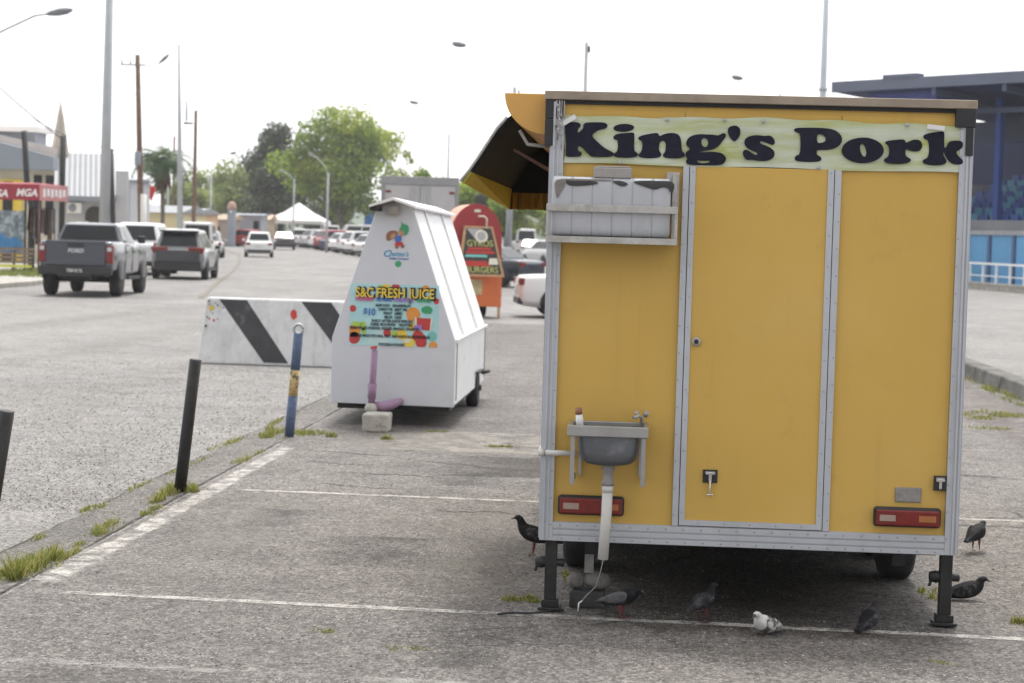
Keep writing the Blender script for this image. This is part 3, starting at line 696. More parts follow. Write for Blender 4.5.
# banner with its hand-cut lettering
bn = thing('banner', 'pale green vinyl banner with big black lettering tied across the trailer top', 'banner', (.54, Y0 - .015, 2.235))
def by(x, z):
    return Y0 - .0115 + .002 * math.sin(x * 9 + z * 5) + .002 * math.sin(x * 27 - z * 22) + .0018 * math.sin(z * 55 + x * 7) * (.5 + .5 * math.sin(x * 5))
nx, nz = 120, 16; v = []; f = []
for j in range(nz + 1):
    for i in range(nx + 1):
        u, w = i / nx, j / nz
        x = -.384 + (1.448 + .384) * u
        top = 2.347 - .004 * math.sin(u * 34) - .006 * (u > .88) * (u - .88) * 8 + .004 * math.exp(-((u - .26) / .012) ** 2) - .005 * math.sin(u * 9)
        bot = 2.122 + .003 * math.sin(u * 15)
        x += (.008 * math.sin(w * 7) if i == 0 else 0)
        z = bot + (top - bot) * w
        v.append((x, by(x, z), z))
N1 = (nx + 1) * (nz + 1)
v += [(x, y + .0015, z) for x, y, z in v]
for j in range(nz):
    for i in range(nx):
        a = j * (nx + 1) + i
        f.append((a, a + 1, a + nx + 2, a + nx + 1)); f.append((N1 + a, N1 + a + nx + 1, N1 + a + nx + 2, N1 + a + 1))
b = MB(); b.add(v, f, 0, True)
# vinyl with yellow-green stained streaks running along it
m = M['banner']; nt = m.node_tree; N, L = nt.nodes, nt.links
pb = N['Principled BSDF']; old = pb.inputs['Base Color'].links[0].from_socket
tc = N.new('ShaderNodeTexCoord'); mp = N.new('ShaderNodeMapping'); mp.inputs['Scale'].default_value = (1.6, 1, 16); L.new(tc.outputs['Object'], mp.inputs['Vector'])
no = N.new('ShaderNodeTexNoise'); no.inputs['Scale'].default_value = 1.5; no.inputs['Detail'].default_value = 7; L.new(mp.outputs[0], no.inputs['Vector'])
mr = N.new('ShaderNodeMapRange'); mr.inputs['From Min'].default_value = .42; mr.inputs['From Max'].default_value = .68; mr.inputs['To Max'].default_value = 1.0; L.new(no.outputs['Fac'], mr.inputs['Value'])
mx = N.new('ShaderNodeMixRGB'); mx.inputs['Color2'].default_value = (.44, .48, .13, 1); L.new(mr.outputs['Result'], mx.inputs[0]); L.new(old, mx.inputs[1])
no2 = N.new('ShaderNodeTexNoise'); no2.inputs['Scale'].default_value = 3.1; no2.inputs['Detail'].default_value = 7; L.new(mp.outputs[0], no2.inputs['Vector'])
mr2 = N.new('ShaderNodeMapRange'); mr2.inputs['From Min'].default_value = .55; mr2.inputs['From Max'].default_value = .72; mr2.inputs['To Max'].default_value = .7; L.new(no2.outputs['Fac'], mr2.inputs['Value'])
mx2 = N.new('ShaderNodeMixRGB'); mx2.inputs['Color2'].default_value = (.74, .77, .74, 1); L.new(mr2.outputs['Result'], mx2.inputs[0]); L.new(mx.outputs[0], mx2.inputs[1]); L.new(mx2.outputs[0], pb.inputs['Base Color'])
b.build('vinyl_sheet', M['banner'], bn, True, smooth=True)
LETTERS = [
 ([(-0.382, 2.295), (-0.376, 2.306), (-0.357, 2.313), (-0.319, 2.312), (-0.306, 2.303), (-0.308, 2.291), (-0.318, 2.283), (-0.322, 2.26), (-0.299, 2.278), (-0.294, 2.291), (-0.297, 2.3), (-0.284, 2.312), (-0.242, 2.314), (-0.196, 2.314), (-0.182, 2.305), (-0.182, 2.292), (-0.194, 2.284), (-0.216, 2.28), (-0.232, 2.273), (-0.256, 2.252), (-0.233, 2.229), (-0.194, 2.195), (-0.152, 2.177), (-0.146, 2.166), (-0.158, 2.155), (-0.206, 2.153), (-0.253, 2.152), (-0.27, 2.168), (-0.303, 2.2), (-0.316, 2.201), (-0.317, 2.185), (-0.312, 2.177), (-0.297, 2.173), (-0.299, 2.157), (-0.314, 2.151), (-0.372, 2.149), (-0.374, 2.162), (-0.374, 2.225)], []),
 ([(-0.154, 2.242), (-0.151, 2.253), (-0.136, 2.263), (-0.094, 2.268), (-0.059, 2.271), (-0.055, 2.262), (-0.055, 2.189), (-0.047, 2.181), (-0.035, 2.173), (-0.037, 2.161), (-0.059, 2.154), (-0.097, 2.152), (-0.132, 2.153), (-0.15, 2.158), (-0.149, 2.171), (-0.133, 2.181), (-0.13, 2.206), (-0.133, 2.233), (-0.146, 2.235)], []),
 ([(-0.057, 2.295), (-0.061, 2.286), (-0.074, 2.278), (-0.094, 2.273), (-0.115, 2.272), (-0.135, 2.274), (-0.149, 2.279), (-0.155, 2.287), (-0.151, 2.296), (-0.138, 2.304), (-0.118, 2.309), (-0.097, 2.31), (-0.077, 2.308), (-0.063, 2.303)], []),
 ([(-0.039, 2.245), (-0.03, 2.255), (0.007, 2.265), (0.045, 2.272), (0.057, 2.268), (0.06, 2.255), (0.084, 2.268), (0.115, 2.274), (0.145, 2.27), (0.161, 2.251), (0.166, 2.201), (0.17, 2.188), (0.183, 2.177), (0.179, 2.162), (0.151, 2.155), (0.106, 2.155), (0.083, 2.159), (0.078, 2.172), (0.09, 2.183), (0.093, 2.212), (0.089, 2.23), (0.078, 2.237), (0.063, 2.23), (0.059, 2.198), (0.065, 2.184), (0.074, 2.173), (0.068, 2.159), (0.036, 2.153), (-0.008, 2.153), (-0.033, 2.159), (-0.035, 2.17), (-0.02, 2.182), (-0.016, 2.209), (-0.02, 2.232), (-0.031, 2.236)], []),
 ([(0.186, 2.229), (0.192, 2.249), (0.213, 2.264), (0.245, 2.271), (0.283, 2.27), (0.308, 2.27), (0.33, 2.266), (0.343, 2.271), (0.352, 2.278), (0.366, 2.277), (0.37, 2.266), (0.363, 2.253), (0.351, 2.238), (0.341, 2.222), (0.326, 2.209), (0.307, 2.2), (0.273, 2.194), (0.246, 2.19), (0.26, 2.187), (0.311, 2.191), (0.35, 2.187), (0.371, 2.17), (0.374, 2.154), (0.364, 2.137), (0.347, 2.129), (0.287, 2.127), (0.224, 2.126), (0.194, 2.129), (0.186, 2.143), (0.196, 2.156), (0.183, 2.168), (0.187, 2.189), (0.206, 2.197), (0.201, 2.206), (0.188, 2.215)], [[(0.287, 2.236), (0.288, 2.226), (0.285, 2.218), (0.28, 2.213), (0.273, 2.211), (0.266, 2.214), (0.26, 2.22), (0.257, 2.228), (0.256, 2.238), (0.258, 2.246), (0.264, 2.251), (0.27, 2.253), (0.278, 2.25), (0.284, 2.244)], [(0.237, 2.15), (0.255, 2.147), (0.301, 2.149), (0.297, 2.14), (0.265, 2.136), (0.245, 2.139)]]),
 ([(0.376, 2.281), (0.378, 2.304), (0.398, 2.314), (0.417, 2.314), (0.433, 2.302), (0.436, 2.279), (0.429, 2.259), (0.413, 2.241), (0.407, 2.24), (0.389, 2.255)], []),
 ([(0.453, 2.235), (0.459, 2.256), (0.482, 2.269), (0.516, 2.273), (0.548, 2.269), (0.571, 2.274), (0.591, 2.259), (0.597, 2.238), (0.589, 2.228), (0.575, 2.231), (0.556, 2.238), (0.536, 2.245), (0.526, 2.242), (0.53, 2.233), (0.562, 2.223), (0.589, 2.208), (0.598, 2.188), (0.591, 2.168), (0.565, 2.154), (0.527, 2.152), (0.489, 2.158), (0.469, 2.155), (0.456, 2.168), (0.448, 2.188), (0.454, 2.202), (0.468, 2.204), (0.488, 2.192), (0.507, 2.18), (0.518, 2.183), (0.514, 2.192), (0.487, 2.201), (0.464, 2.215)], []),
 ([(0.68, 2.298), (0.687, 2.31), (0.743, 2.313), (0.824, 2.313), (0.871, 2.306), (0.901, 2.281), (0.906, 2.254), (0.891, 2.229), (0.854, 2.213), (0.805, 2.21), (0.79, 2.21), (0.79, 2.189), (0.806, 2.182), (0.815, 2.17), (0.805, 2.157), (0.748, 2.153), (0.697, 2.156), (0.688, 2.169), (0.696, 2.183), (0.713, 2.188), (0.714, 2.231), (0.711, 2.285), (0.695, 2.288)], [[(0.788, 2.283), (0.811, 2.284), (0.829, 2.27), (0.828, 2.251), (0.808, 2.243), (0.789, 2.244)]]),
 ([(1.1, 2.216), (1.091, 2.19), (1.064, 2.168), (1.025, 2.155), (0.981, 2.154), (0.941, 2.165), (0.913, 2.185), (0.902, 2.211), (0.911, 2.238), (0.938, 2.26), (0.977, 2.272), (1.021, 2.274), (1.061, 2.263), (1.089, 2.242)], [[(1.015, 2.218), (1.018, 2.205), (1.017, 2.194), (1.014, 2.186), (1.008, 2.185), (1.002, 2.189), (0.995, 2.199), (0.99, 2.211), (0.988, 2.224), (0.988, 2.236), (0.992, 2.243), (0.997, 2.244), (1.004, 2.24), (1.01, 2.231)]]),
 ([(1.101, 2.249), (1.106, 2.26), (1.148, 2.266), (1.19, 2.271), (1.195, 2.256), (1.202, 2.254), (1.228, 2.27), (1.261, 2.269), (1.274, 2.247), (1.267, 2.22), (1.239, 2.213), (1.212, 2.219), (1.197, 2.228), (1.195, 2.207), (1.2, 2.191), (1.221, 2.182), (1.224, 2.169), (1.197, 2.156), (1.125, 2.155), (1.1, 2.163), (1.099, 2.177), (1.119, 2.187), (1.123, 2.214), (1.118, 2.24)], []),
 ([(1.274, 2.285), (1.283, 2.296), (1.325, 2.306), (1.369, 2.312), (1.372, 2.292), (1.372, 2.238), (1.381, 2.234), (1.391, 2.263), (1.415, 2.27), (1.456, 2.269), (1.459, 2.239), (1.439, 2.226), (1.427, 2.216), (1.44, 2.197), (1.461, 2.182), (1.46, 2.16), (1.419, 2.159), (1.398, 2.171), (1.378, 2.198), (1.371, 2.225), (1.37, 2.198), (1.386, 2.18), (1.384, 2.163), (1.357, 2.153), (1.304, 2.154), (1.276, 2.163), (1.278, 2.178), (1.301, 2.187), (1.305, 2.228), (1.299, 2.268), (1.28, 2.273)], []),
]

b = MB()
for lp, holes in LETTERS:
    b.shape([chaikin(lp, 2)] + [chaikin(h, 2) for h in holes], Y0 - .0186, 0, .0008)
b.build('lettering', M['navy'], bn, True)
for x, z, r_ in ((-.365, 2.318, .55), (1.33, 2.327, -.1)):
    b = MB(); c, s = math.cos(r_), math.sin(r_)
    def Q(u, w): return (x + u * c - w * s, z + u * s + w * c)
    b.prism([Q(-.04, -.011), Q(.04, -.011), Q(.04, .011), Q(-.04, .011)], Y0 - .034, Y0 - .0285, 'y')
    b.build('tape_strip', M['white'], bn, True)
for x, z in ((.094, 2.333), (.36, 2.338), (.54, 2.336), (-.12, 2.128), (.8, 2.128), (1.2, 2.336)):
    b = MB(); b.lathe([(.0035, -.002), (.009, -.002), (.009, .002), (.0035, .002)], (x, Y0 - .024, z), 'y', 12); b.build('eyelet', M['rivet'], bn, True)

# water tank on the rack
tk = thing('water_tank', 'ribbed white plastic water tank on the rack, its black film peeling', 'water tank', (-.15, 9.24, 1.78))
b = MB(); rings = []
ribs = [-.425, -.418] + [q + d for q in (-.331, -.239, -.147, -.055, .037) for d in (-.012, -.0025, 0, .0025, .012)] + [.112, .12]
for x in ribs:
    gro = -.0045 if any(abs(x - g) < .001 for g in (-.331, -.239, -.147, -.055, .037)) else 0
    end = .86 if x in (-.425, .12) else 1
    r = []
    for i in range(36):
        a = 2 * math.pi * i / 36; c, s = math.cos(a), math.sin(a); e = .32
        r.append((x, 9.24 + (.082 * end + gro) * math.copysign(abs(c) ** e, c), 1.918 + (.137 * end + gro) * math.copysign(abs(s) ** e, s)))
    rings.append(r)
b.loft(rings, 0, True, True); tko = b.build('tank_body', M['tank'], tk, True)
b = MB(); b.box(-.236, -.062, 9.17, 9.31, 2.052, 2.098); b.box(-.228, -.07, 9.175, 9.3, 2.0985, 2.106); b.build('cap', M['tankcap'], tk, True, bevel=.008)
def film(pts, m_, y_=9.1545):
    P = []
    for u, w in pts:
        px, py = 540 + u * .21484, 90 + w * .21484
        hor = 241 + .028 * (px - 512); P.append((((px - 640) + .028 * (py - hor)) / 1991 * 9.15, 1.75 - (py - hor) / 1991 * 9.15 * 1.001))
    P = [(x, min(z - .02, 2.044)) for x, z in P]
    b = MB(); b.shape([chaikin(P, 1)], y_, 0, .0016)
    for i, (x, y, z) in enumerate(b.v):   # follow the rounded shoulder of the tank
        s = max(0, min(.999, ((z - 1.918) / .139))); ss = s ** (1 / .32); ang = math.asin(min(1, ss)); b.v[i] = (x, 9.24 - (.085 + (y_ - y) * .5) * (math.cos(ang) ** .32) - .0015, z)
    b.build('peeling_film', m_, tk, True)
film([(70, 392), (200, 388), (330, 396), (330, 404), (240, 402), (120, 402)], M['peelgrey'], 9.1535)
film([(110, 392), (180, 390), (272, 412), (220, 425), (130, 428), (104, 412)], M['peel'])
film([(318, 405), (362, 402), (402, 418), (375, 432), (343, 420)], M['peel'])
film([(408, 408), (470, 395), (560, 390), (600, 402), (614, 430), (598, 472), (585, 440), (560, 432), (520, 447), (468, 430)], M['peel'])
film([(55, 402), (98, 390), (106, 420), (82, 455), (65, 492), (58, 450)], M['peelgrey'])
# bottle on the sink edge
bt = thing('soap_bottle', 'small white bottle with a brown cap leaning in the sink corner', 'bottle', (-.262, 9.17, .9))
b = MB(); b.tube([(0, 0, -.02), (-.004, 0, .03), (-.008, 0, .058)], [.017, .0175, .016], 12); b.build('bottle_body', M['white'], bt)
b = MB(); b.tube([(-.0085, 0, .059), (-.011, 0, .09)], [.0165, .015], 12); b.build('bottle_cap', M['brownp'], bt)

# things under the trailer
b = MB(); b.box(-.3, -.13, 9.46, 9.62, 0.005, .085); tag(b.build('concrete_block', M['darkstone'], bevel=.01), 'dark block on the ground under the drain pipe', 'block')
def rubble(name, c, r, sc, m_, label):
    random.seed(hash(label) % 97 if False else len(label)); b = MB(); b.ball((0, 0, 0), r, sc, 0, 12, 8)
    b.v = [(x * random.uniform(.86, 1.1), y * random.uniform(.86, 1.1), z * random.uniform(.88, 1.08)) for x, y, z in b.v]
    return tag(b.build(name, m_, loc=c), label, 'rubble')
rubble('rubble_stone', (-.27, 9.52, .128), .062, (.75, .8, .68), M['stone'], 'small rough grey stone on the dark block beside the tyre')
rubble('rubble_stone', (-.17, 9.52, .13), .075, (.92, .85, .62), M['stone'], 'wider grey stone on the dark block below the pipe mouth')
b = MB(); random.seed(2); p = []
for i in range(16):
    t = i / 15; p.append((-.62 + .3 * t, 9.17 + .17 * t + .02 * math.sin(t * 9), .014))
b.tube(p, .006, 6); tag(b.build('cable', M['black']), 'thin black cable lying on the asphalt beside the trailer leg', 'cable')
b = MB(); b.tube([(-.13, 9.21, .33), (-.15, 9.23, .22), (-.17, 9.3, .14), (-.22, 9.35, .08), (-.235, 9.35, .06)], .0024, 6); b.tube([(-.235, 9.35, .06), (-.25, 9.34, .05), (-.252, 9.34, .01)], .004, 6, 1)
tag(b.build('drain_wire', [M['galv'], M['white']]), 'thin grey wire hanging from the drain pipe mouth', 'wire')
# ------------------------------------------------------------------ pigeons
M['pg_black'] = mat('plumage_black', (.009, .009, .011), .75, 0, .3, 40, spec=.2, dirt=[((.035, .036, .042), 32, .5, .64, .8)])
M['pg_grey'] = mat('plumage_grey', (.1, .1, .11), .75, 0, .35, 30, dirt=[((.03, .03, .035), 30, .5, .62, .7)])
M['pg_dark'] = mat('plumage_dark', (.022, .022, .025), .75, 0, .4, 30, spec=.2, dirt=[((.09, .09, .1), 30, .5, .62, .85)])
M['pg_neck'] = mat('plumage_neck', (.03, .045, .045), .35, 0, .4, 40)
M['pg_white'] = mat('plumage_white', (.6, .59, .57), .7, 0, .2, 30)
M['pg_mott'] = mat('plumage_mottled', (.1, .1, .1), .7, 0, .3, 20, dirt=[((.6, .6, .58), 28, .5, .56, .95)])
M['beak'] = mat('beak', (.06, .05, .045), .5)
def pigeon(label, x, y, heading, pose='stand', mats=('pg_black', 'pg_black', 'pg_black', 'pg_black'), sc=1.0, patch=0):
    """mats: body, neck, wing, patch; heading in degrees, 0 faces +x"""
    body = [(-.172, .085, .02, .005), (-.165, .0855, .025, .008), (-.13, .09, .028, .011), (-.095, .099, .034, .022), (-.055, .113, .046, .04), (-.02, .123, .053, .049), (.02, .133, .055, .053), (.05, .145, .048, .05)]
    heads = {
        'stand': [(.072, .163, .037, .04), (.084, .184, .026, .03), (.09, .203, .021, .024), (.098, .222, .0215, .023), (.112, .229, .0195, .019), (.126, .226, .011, .0105), (.133, .223, .006, .006), (.152, .215, .0015, .0015)],
        'feed': [(.075, .145, .038, .04), (.1, .135, .027, .03), (.117, .118, .022, .024), (.131, .098, .0215, .022), (.142, .083, .0185, .018), (.148, .07, .011, .0105), (.151, .064, .006, .006), (.156, .046, .0015, .0015)],
        'low': [(.072, .155, .038, .041), (.09, .166, .028, .031), (.1, .176, .0225, .025), (.112, .186, .0215, .022), (.126, .188, .0185, .018), (.138, .183, .011, .0105), (.144, .18, .006, .006), (.16, .171, .0015, .0015)],
        'sit': [(.07, .158, .038, .041), (.078, .17, .03, .032), (.084, .183, .025, .026), (.093, .195, .0225, .022), (.108, .198, .0195, .018), (.121, .194, .011, .0105), (.128, .19, .006, .006), (.145, .181, .0015, .0015)]}
    rings_d = body + heads[pose]
    drop = -.072 if pose == 'sit' else 0
    pts = [Vector((a, 0, c + drop)) for a, c, _, _ in rings_d]
    b = MB(); rings = []
    for i, (a, c, ry, rz) in enumerate(rings_d):
        d = (pts[min(i + 1, len(pts) - 1)] - pts[max(i - 1, 0)]).normalized(); n = Vector((-d.z, 0, d.x))
        rings.append([tuple(pts[i] + Vector((0, 1, 0)) * ry * math.cos(t) + n * rz * math.sin(t)) for t in [2 * math.pi * k / 14 for k in range(14)]])
    b.loft(rings, 0)
    nb = len(body)
    for i in range(len(rings) - 1):
        mi = 0 if i < nb - 1 else (1 if i < len(rings) - 4 else (1 if i < len(rings) - 3 else 3))
        for j in range(14): b.m[i * 14 + j] = mi
    for sgn in (-1, 1):
        w = []
        for (a, c, oy, ry, rz) in ((.062, .142, .034, .006, .012), (.045, .14, .043, .012, .032), (.01, .134, .0475, .0135, .041), (-.035, .124, .043, .012, .036), (-.08, .113, .03, .01, .025), (-.125, .1, .018, .007, .014), (-.158, .092, .012, .003, .005)):
            w.append([(a, sgn * oy + ry * math.cos(t), c + drop + rz * math.sin(t) + .004) for t in [2 * math.pi * k / 10 for k in range(10)]])
        b.loft(w, 2)
        b.ball((rings_d[-4][0] + .003, sgn * rings_d[-4][2] * .93, rings_d[-4][1] + drop + .004), .0033, (1, .6, 1), 3, 6, 4)
        if pose != 'sit':
            lx = .012
            b.tube([(.004, sgn * .022, .1), (lx - .006, sgn * .023, .055), (lx, sgn * .024, .009)], [.016, .006, .004], 7, 4)
            for t in (-.55, 0, .55, math.pi): b.tube([(lx, sgn * .024, .006), (lx + .032 * math.cos(t) * (.6 if t > 3 else 1), sgn * .024 + .032 * math.sin(t), .0035)], [.004, .002], 5, 4)
    if patch:
        b.ball((.045, -.03, .15 + drop), .028, (.8, .8, .6), 5, 8, 6); b.ball((.082, 0, .178 + drop) if patch > 1 else (.04, .03, .15 + drop), .027, (.6, 1.05, .7), 5, 8, 6)
    b.v = [(p[0] * sc, p[1] * sc, p[2] * sc) for p in b.v]
    o = b.build('pigeon', [M[mats[0]], M[mats[1]], M[mats[2]], M['beak'], M['pink_red'], M[mats[3]]], loc=(x, y, .008), rotz=R(heading), smooth=False)
    ss = o.modifiers.new('sub', 'SUBSURF'); ss.levels = 1; ss.render_levels = 1
    return tag(o, label, 'pigeon', 'pigeons round the food trailer')
pigeon('black pigeon standing upright on sunlit asphalt outside the trailer leg, side on', -.545, 10.98, 178, 'stand', ('pg_black', 'pg_black', 'pg_dark', 'pg_black'), .92)
pigeon('grey winged pigeon with red feet walking beside the dark block under the trailer', -.05, 9.22, -24, 'low', ('pg_dark', 'pg_black', 'pg_grey', 'pg_grey'), .76)
pigeon('slim dark pigeon with a white throat standing in the shadow of the trailer', .33, 9.24, 48, 'stand', ('pg_dark', 'pg_black', 'pg_dark', 'pg_white'), .72, 2)
pigeon('black and white mottled pigeon crouching on the asphalt in front of the trailer', .61, 8.98, 232, 'sit', ('pg_mott', 'pg_white', 'pg_mott', 'pg_white'), .8)
pigeon('dark pigeon hunched on the ground in front of the trailer, showing a white speck', 1.09, 9.2, 62, 'sit', ('pg_black', 'pg_dark', 'pg_dark', 'pg_white'), .8, 1)
pigeon('black pigeon standing on the pale asphalt beyond the corner post, tail turned aside', 2.0, 11.75, 58, 'low', ('pg_black', 'pg_black', 'pg_black', 'pg_black'), .86)
pigeon('black pigeon lying flat beside the trailer leg with its head out to one side', 1.68, 10.1, 4, 'sit', ('pg_black', 'pg_black', 'pg_dark', 'pg_black'), .85)

# ------------------------------------------------------------------ bollards
def bollard(name, label, base, top, r, segs, ring=False):
    t = thing(name, label, 'bollard', (base[0], base[1], 0), 0, 'posts along the edge of the lot')
    d = Vector((top[0] - base[0], top[1] - base[1], top[2])); H_ = d.z
    for i, (f0, f1, m_) in enumerate(segs):
        b = MB(); a = d * f0; c = d * f1
        b.tube([a, a + (c - a) * .5, c], r if i == 0 or len(segs) == 1 else r * .985, 14)
        b.build('post' if len(segs) == 1 else 'painted_band', M[m_], t)
    if ring:
        b = MB(); c = d + Vector((0, 0, r * .9)); p = [c + Vector((r * .98 * math.cos(2 * math.pi * k / 16), 0, r * .98 * math.sin(2 * math.pi * k / 16))) for k in range(17)]
        b.tube(p, .014, 8); b.build('ring', M['galv'], t)
    return t
bollard('bollard', 'dark steel post leaning over at the near end of the row', (-3.10, 9.2), (-2.965, 9.18, .885), .036, [(0, 1, 'postblack')])
bollard('bollard', 'plain black leaning post with rusty scuffs beside the white edge line', (-3.06, 13.17), (-2.965, 13.15, .90), .041, [(0, 1, 'postblack')])
bollard('bollard', 'blue post with a worn yellow band and a ring on top', (-3.01, 17.05), (-2.945, 17.03, .90), .042, [(0, .4, 'postblue'), (.4, .65, 'postyellow'), (.65, 1, 'postblue')], True)

# ------------------------------------------------------------------ concrete barrier
ba = thing('concrete_barrier', 'whitewashed concrete road barrier with broad black diagonal stripes', 'barrier', (-4.35, 26.45, 0))
def bface(x, z, o=0): return (x, 26.2 + .19 * z / .88 - o, z)
b = MB(); b.hexa([(-5.90, 26.2, .0), (-2.82, 26.2, .0), (-2.82, 26.75, .0), (-5.90, 26.75, .0)], [(-5.815, 26.39, .885), (-2.9, 26.39, .885), (-2.9, 26.56, .885), (-5.815, 26.56, .885)])
b.build('barrier_block', M['barrier'], ba, True, bevel=.03, seg=3)
for t0, t1, b0, b1 in ((-5.64, -5.27, -4.99, -4.66), (-4.53, -4.13, -3.85, -3.5), (-3.42, -3.05, -2.98, -2.9)):
    n = 6; b = MB()
    for k in range(n):
        z0, z1 = .86 - .82 * (k + 1) / n, .86 - .82 * k / n; u0, u1 = (k + 1) / n, k / n
        A, B, C_, D = t0 + (b0 - t0) * u0, t1 + (b1 - t1) * u0, t1 + (b1 - t1) * u1, t0 + (b0 - t0) * u1
        b.add([bface(A, z0, .006), bface(B, z0, .006), bface(C_, z1, .006), bface(D, z1, .006)], [(0, 1, 2, 3)])
    b.build('black_stripe', M['barblack'], ba, True)
b = MB(); random.seed(8)
def splat(b, cx, cz, r, mi, n=9):
    ps = [bface(cx + r * random.uniform(.5, 1.1) * math.cos(6.283 * k / n), cz + r * random.uniform(.5, 1.1) * math.sin(6.283 * k / n), .0075) for k in range(n)]
    b.add(ps, [tuple(range(n))], mi)
splat(b, -5.735, .74, .05, 0); 
for x, z, r in ((-5.76, .6, .018), (-5.70, .58, .02), (-4.63, .685, .07)): splat(b, x, z, r, 1)
for x, z, r in ((-5.78, .83, .018), (-5.66, .78, .015), (-5.58, .75, .012), (-5.65, .6, .013), (-5.79, .62, .015), (-5.8, .5, .02), (-5.77, .79, .012), (-5.69, .81, .01), (-5.72, .67, .01)): splat(b, x, z, r, 2)
b.build('paint_mark', [M['yelpaint'], M['redpaint'], M['barblack']], ba, True)

# ------------------------------------------------------------------ juice stall
js = thing('juice_stall', 'white steep-sided juice stall on wheels with a bright menu poster', 'food stall', (-2.28, 20.1, 0))
FY = 18.3
face = [(-2.85, .205), (-1.70, .195), (-1.70, .81), (-2.125, 2.035), (-2.29, 2.085), (-2.455, 2.035), (-2.85, .81)]
inner = [(-2.845, .21), (-1.705, .21), (-1.705, .80), (-2.13, 2.03), (-2.29, 2.08), (-2.45, 2.03), (-2.845, .80)]
b = MB(); b.prism(face, FY, FY + .03); b.build('front_wall', M['stallwhite'], js, True, bevel=.006)
b = MB(); b.prism(inner, FY + .031, 21.85); b.build('side_walls', M['stallside'], js, True)
b = MB()
for k in (1, 4):   # standing folds of the sloping side sheets
    y_ = FY + .35 + k * .52
    for sx in (1, -1):
        xa, xb = (-2.125, -1.70) if sx > 0 else (-2.455, -2.85)
        b.hexa([(xb, y_, .815), (xb, y_ + .05, .815), (xa, y_ + .05, 2.03), (xa, y_, 2.03)], [(xb + sx * .008, y_, .83), (xb + sx * .008, y_ + .05, .83), (xa + sx * .008, y_ + .05, 2.04), (xa + sx * .008, y_, 2.04)])
b.hexa([(-1.7, FY + .03, .795), (-1.68, FY + .03, .795), (-1.68, 21.84, .795), (-1.7, 21.84, .795)], [(-1.7, FY + .03, .83), (-1.675, FY + .03, .825), (-1.675, 21.84, .825), (-1.7, 21.84, .83)])
b.build('side_cladding', M['stallside'], js, True)
for q0, q1 in ((21.78, 21.84), (FY + .2, FY + .212)): b = MB(); b.box(-1.7045, -1.6945, q0, q1, .245, .785); b.build('side_door_edge', M['tankcap'], js, True)
b = MB()
for sx in (1, -1):
    xe = -2.29 + sx * .215
    b.hexa([(-2.29, FY - .22, 2.093), (xe, FY - .22, 2.022), (xe, 22.0, 2.0), (-2.29, 22.0, 2.075)], [(-2.29, FY - .22, 2.118), (xe, FY - .22, 2.045), (xe, 22.0, 2.023), (-2.29, 22.0, 2.1)])
b.build('roof', M['white'], js, True)
b = MB(); b.box(-2.36, -2.25, FY - .09, FY - .002, 1.955, 2.045); b.box(-2.345, -2.265, FY - .10, FY - .0905, 1.965, 2.035); b.build('flood_lamp', M['tankcap'], js, True, bevel=.01)
b = MB(); b.box(-2.5, -2.41, FY - .2, FY - .002, 1.99, 2.03); b.build('roof_bracket', M['seal'], js, True)
def wall_point(px, py, Y):
    h = 241 + .028 * (px - 512); return ((px - 640 + .028 * (py - h)) / 1991 * Y, 1.75 - (py - h) / 1991 * Y)
# round emblem and shop name
b = MB()
def W4(u, v): return wall_point(360 + u * .1463, 200 + v * .1463, FY)
def blob(b, pts, mi, y_, n=2): b.shape([chaikin([W4(*p) for p in pts], n)], y_, mi, .0015)
blob(b, [(150, 250), (165, 215), (205, 205), (235, 215), (232, 250), (200, 265), (160, 285)], 0, FY - .004)
blob(b, [(180, 240), (205, 225), (222, 235), (215, 262), (190, 270)], 1, FY - .0075)
blob(b, [(240, 205), (262, 175), (258, 140), (270, 165), (300, 168), (314, 200), (300, 235), (280, 245), (275, 205)], 2, FY - .0075)
blob(b, [(235, 210), (262, 195), (280, 215), (278, 245), (250, 250)], 1, FY - .0042)
blob(b, [(212, 245), (262, 240), (258, 290), (215, 290)], 3, FY - .011)
blob(b, [(212, 286), (270, 286), (272, 315), (245, 308), (220, 318)], 4, FY - .0145)
blob(b, [(215, 312), (238, 312), (236, 332), (215, 330)], 0, FY - .0042); blob(b, [(258, 308), (280, 305), (278, 328), (256, 330)], 0, FY - .0042)
b.build('emblem', [M['brownp'], M['skin'], M['greenp'], M['bluep'], M['redpaint']], js, True)
b = MB()
x0, z0 = W4(128, 385); b.text('C', .085, x0, z0, FY - .002, 0, .0015, .25, .001, 'LEFT', 1.15)
x0, z0 = W4(175, 382); b.text("hatten's", .062, x0, z0, FY - .002, 0, .001, .3, .001, 'LEFT', .9)
x0, z0 = W4(240, 407); b.text('Indian burgers', .03, x0, z0, FY - .002, 1, .0006, 0.25, .001, 'CENTER', 1.05)
x0, z0 = W4(236, 437); b.shape([[(x0 + .03 * math.cos(k * .5236), z0 + .03 * math.sin(k * .5236)) for k in range(12)]], FY - .002, 2, .001)
b.build('shop_name', [M['cyan'], M['bluep'], M['greenp']], js, True)
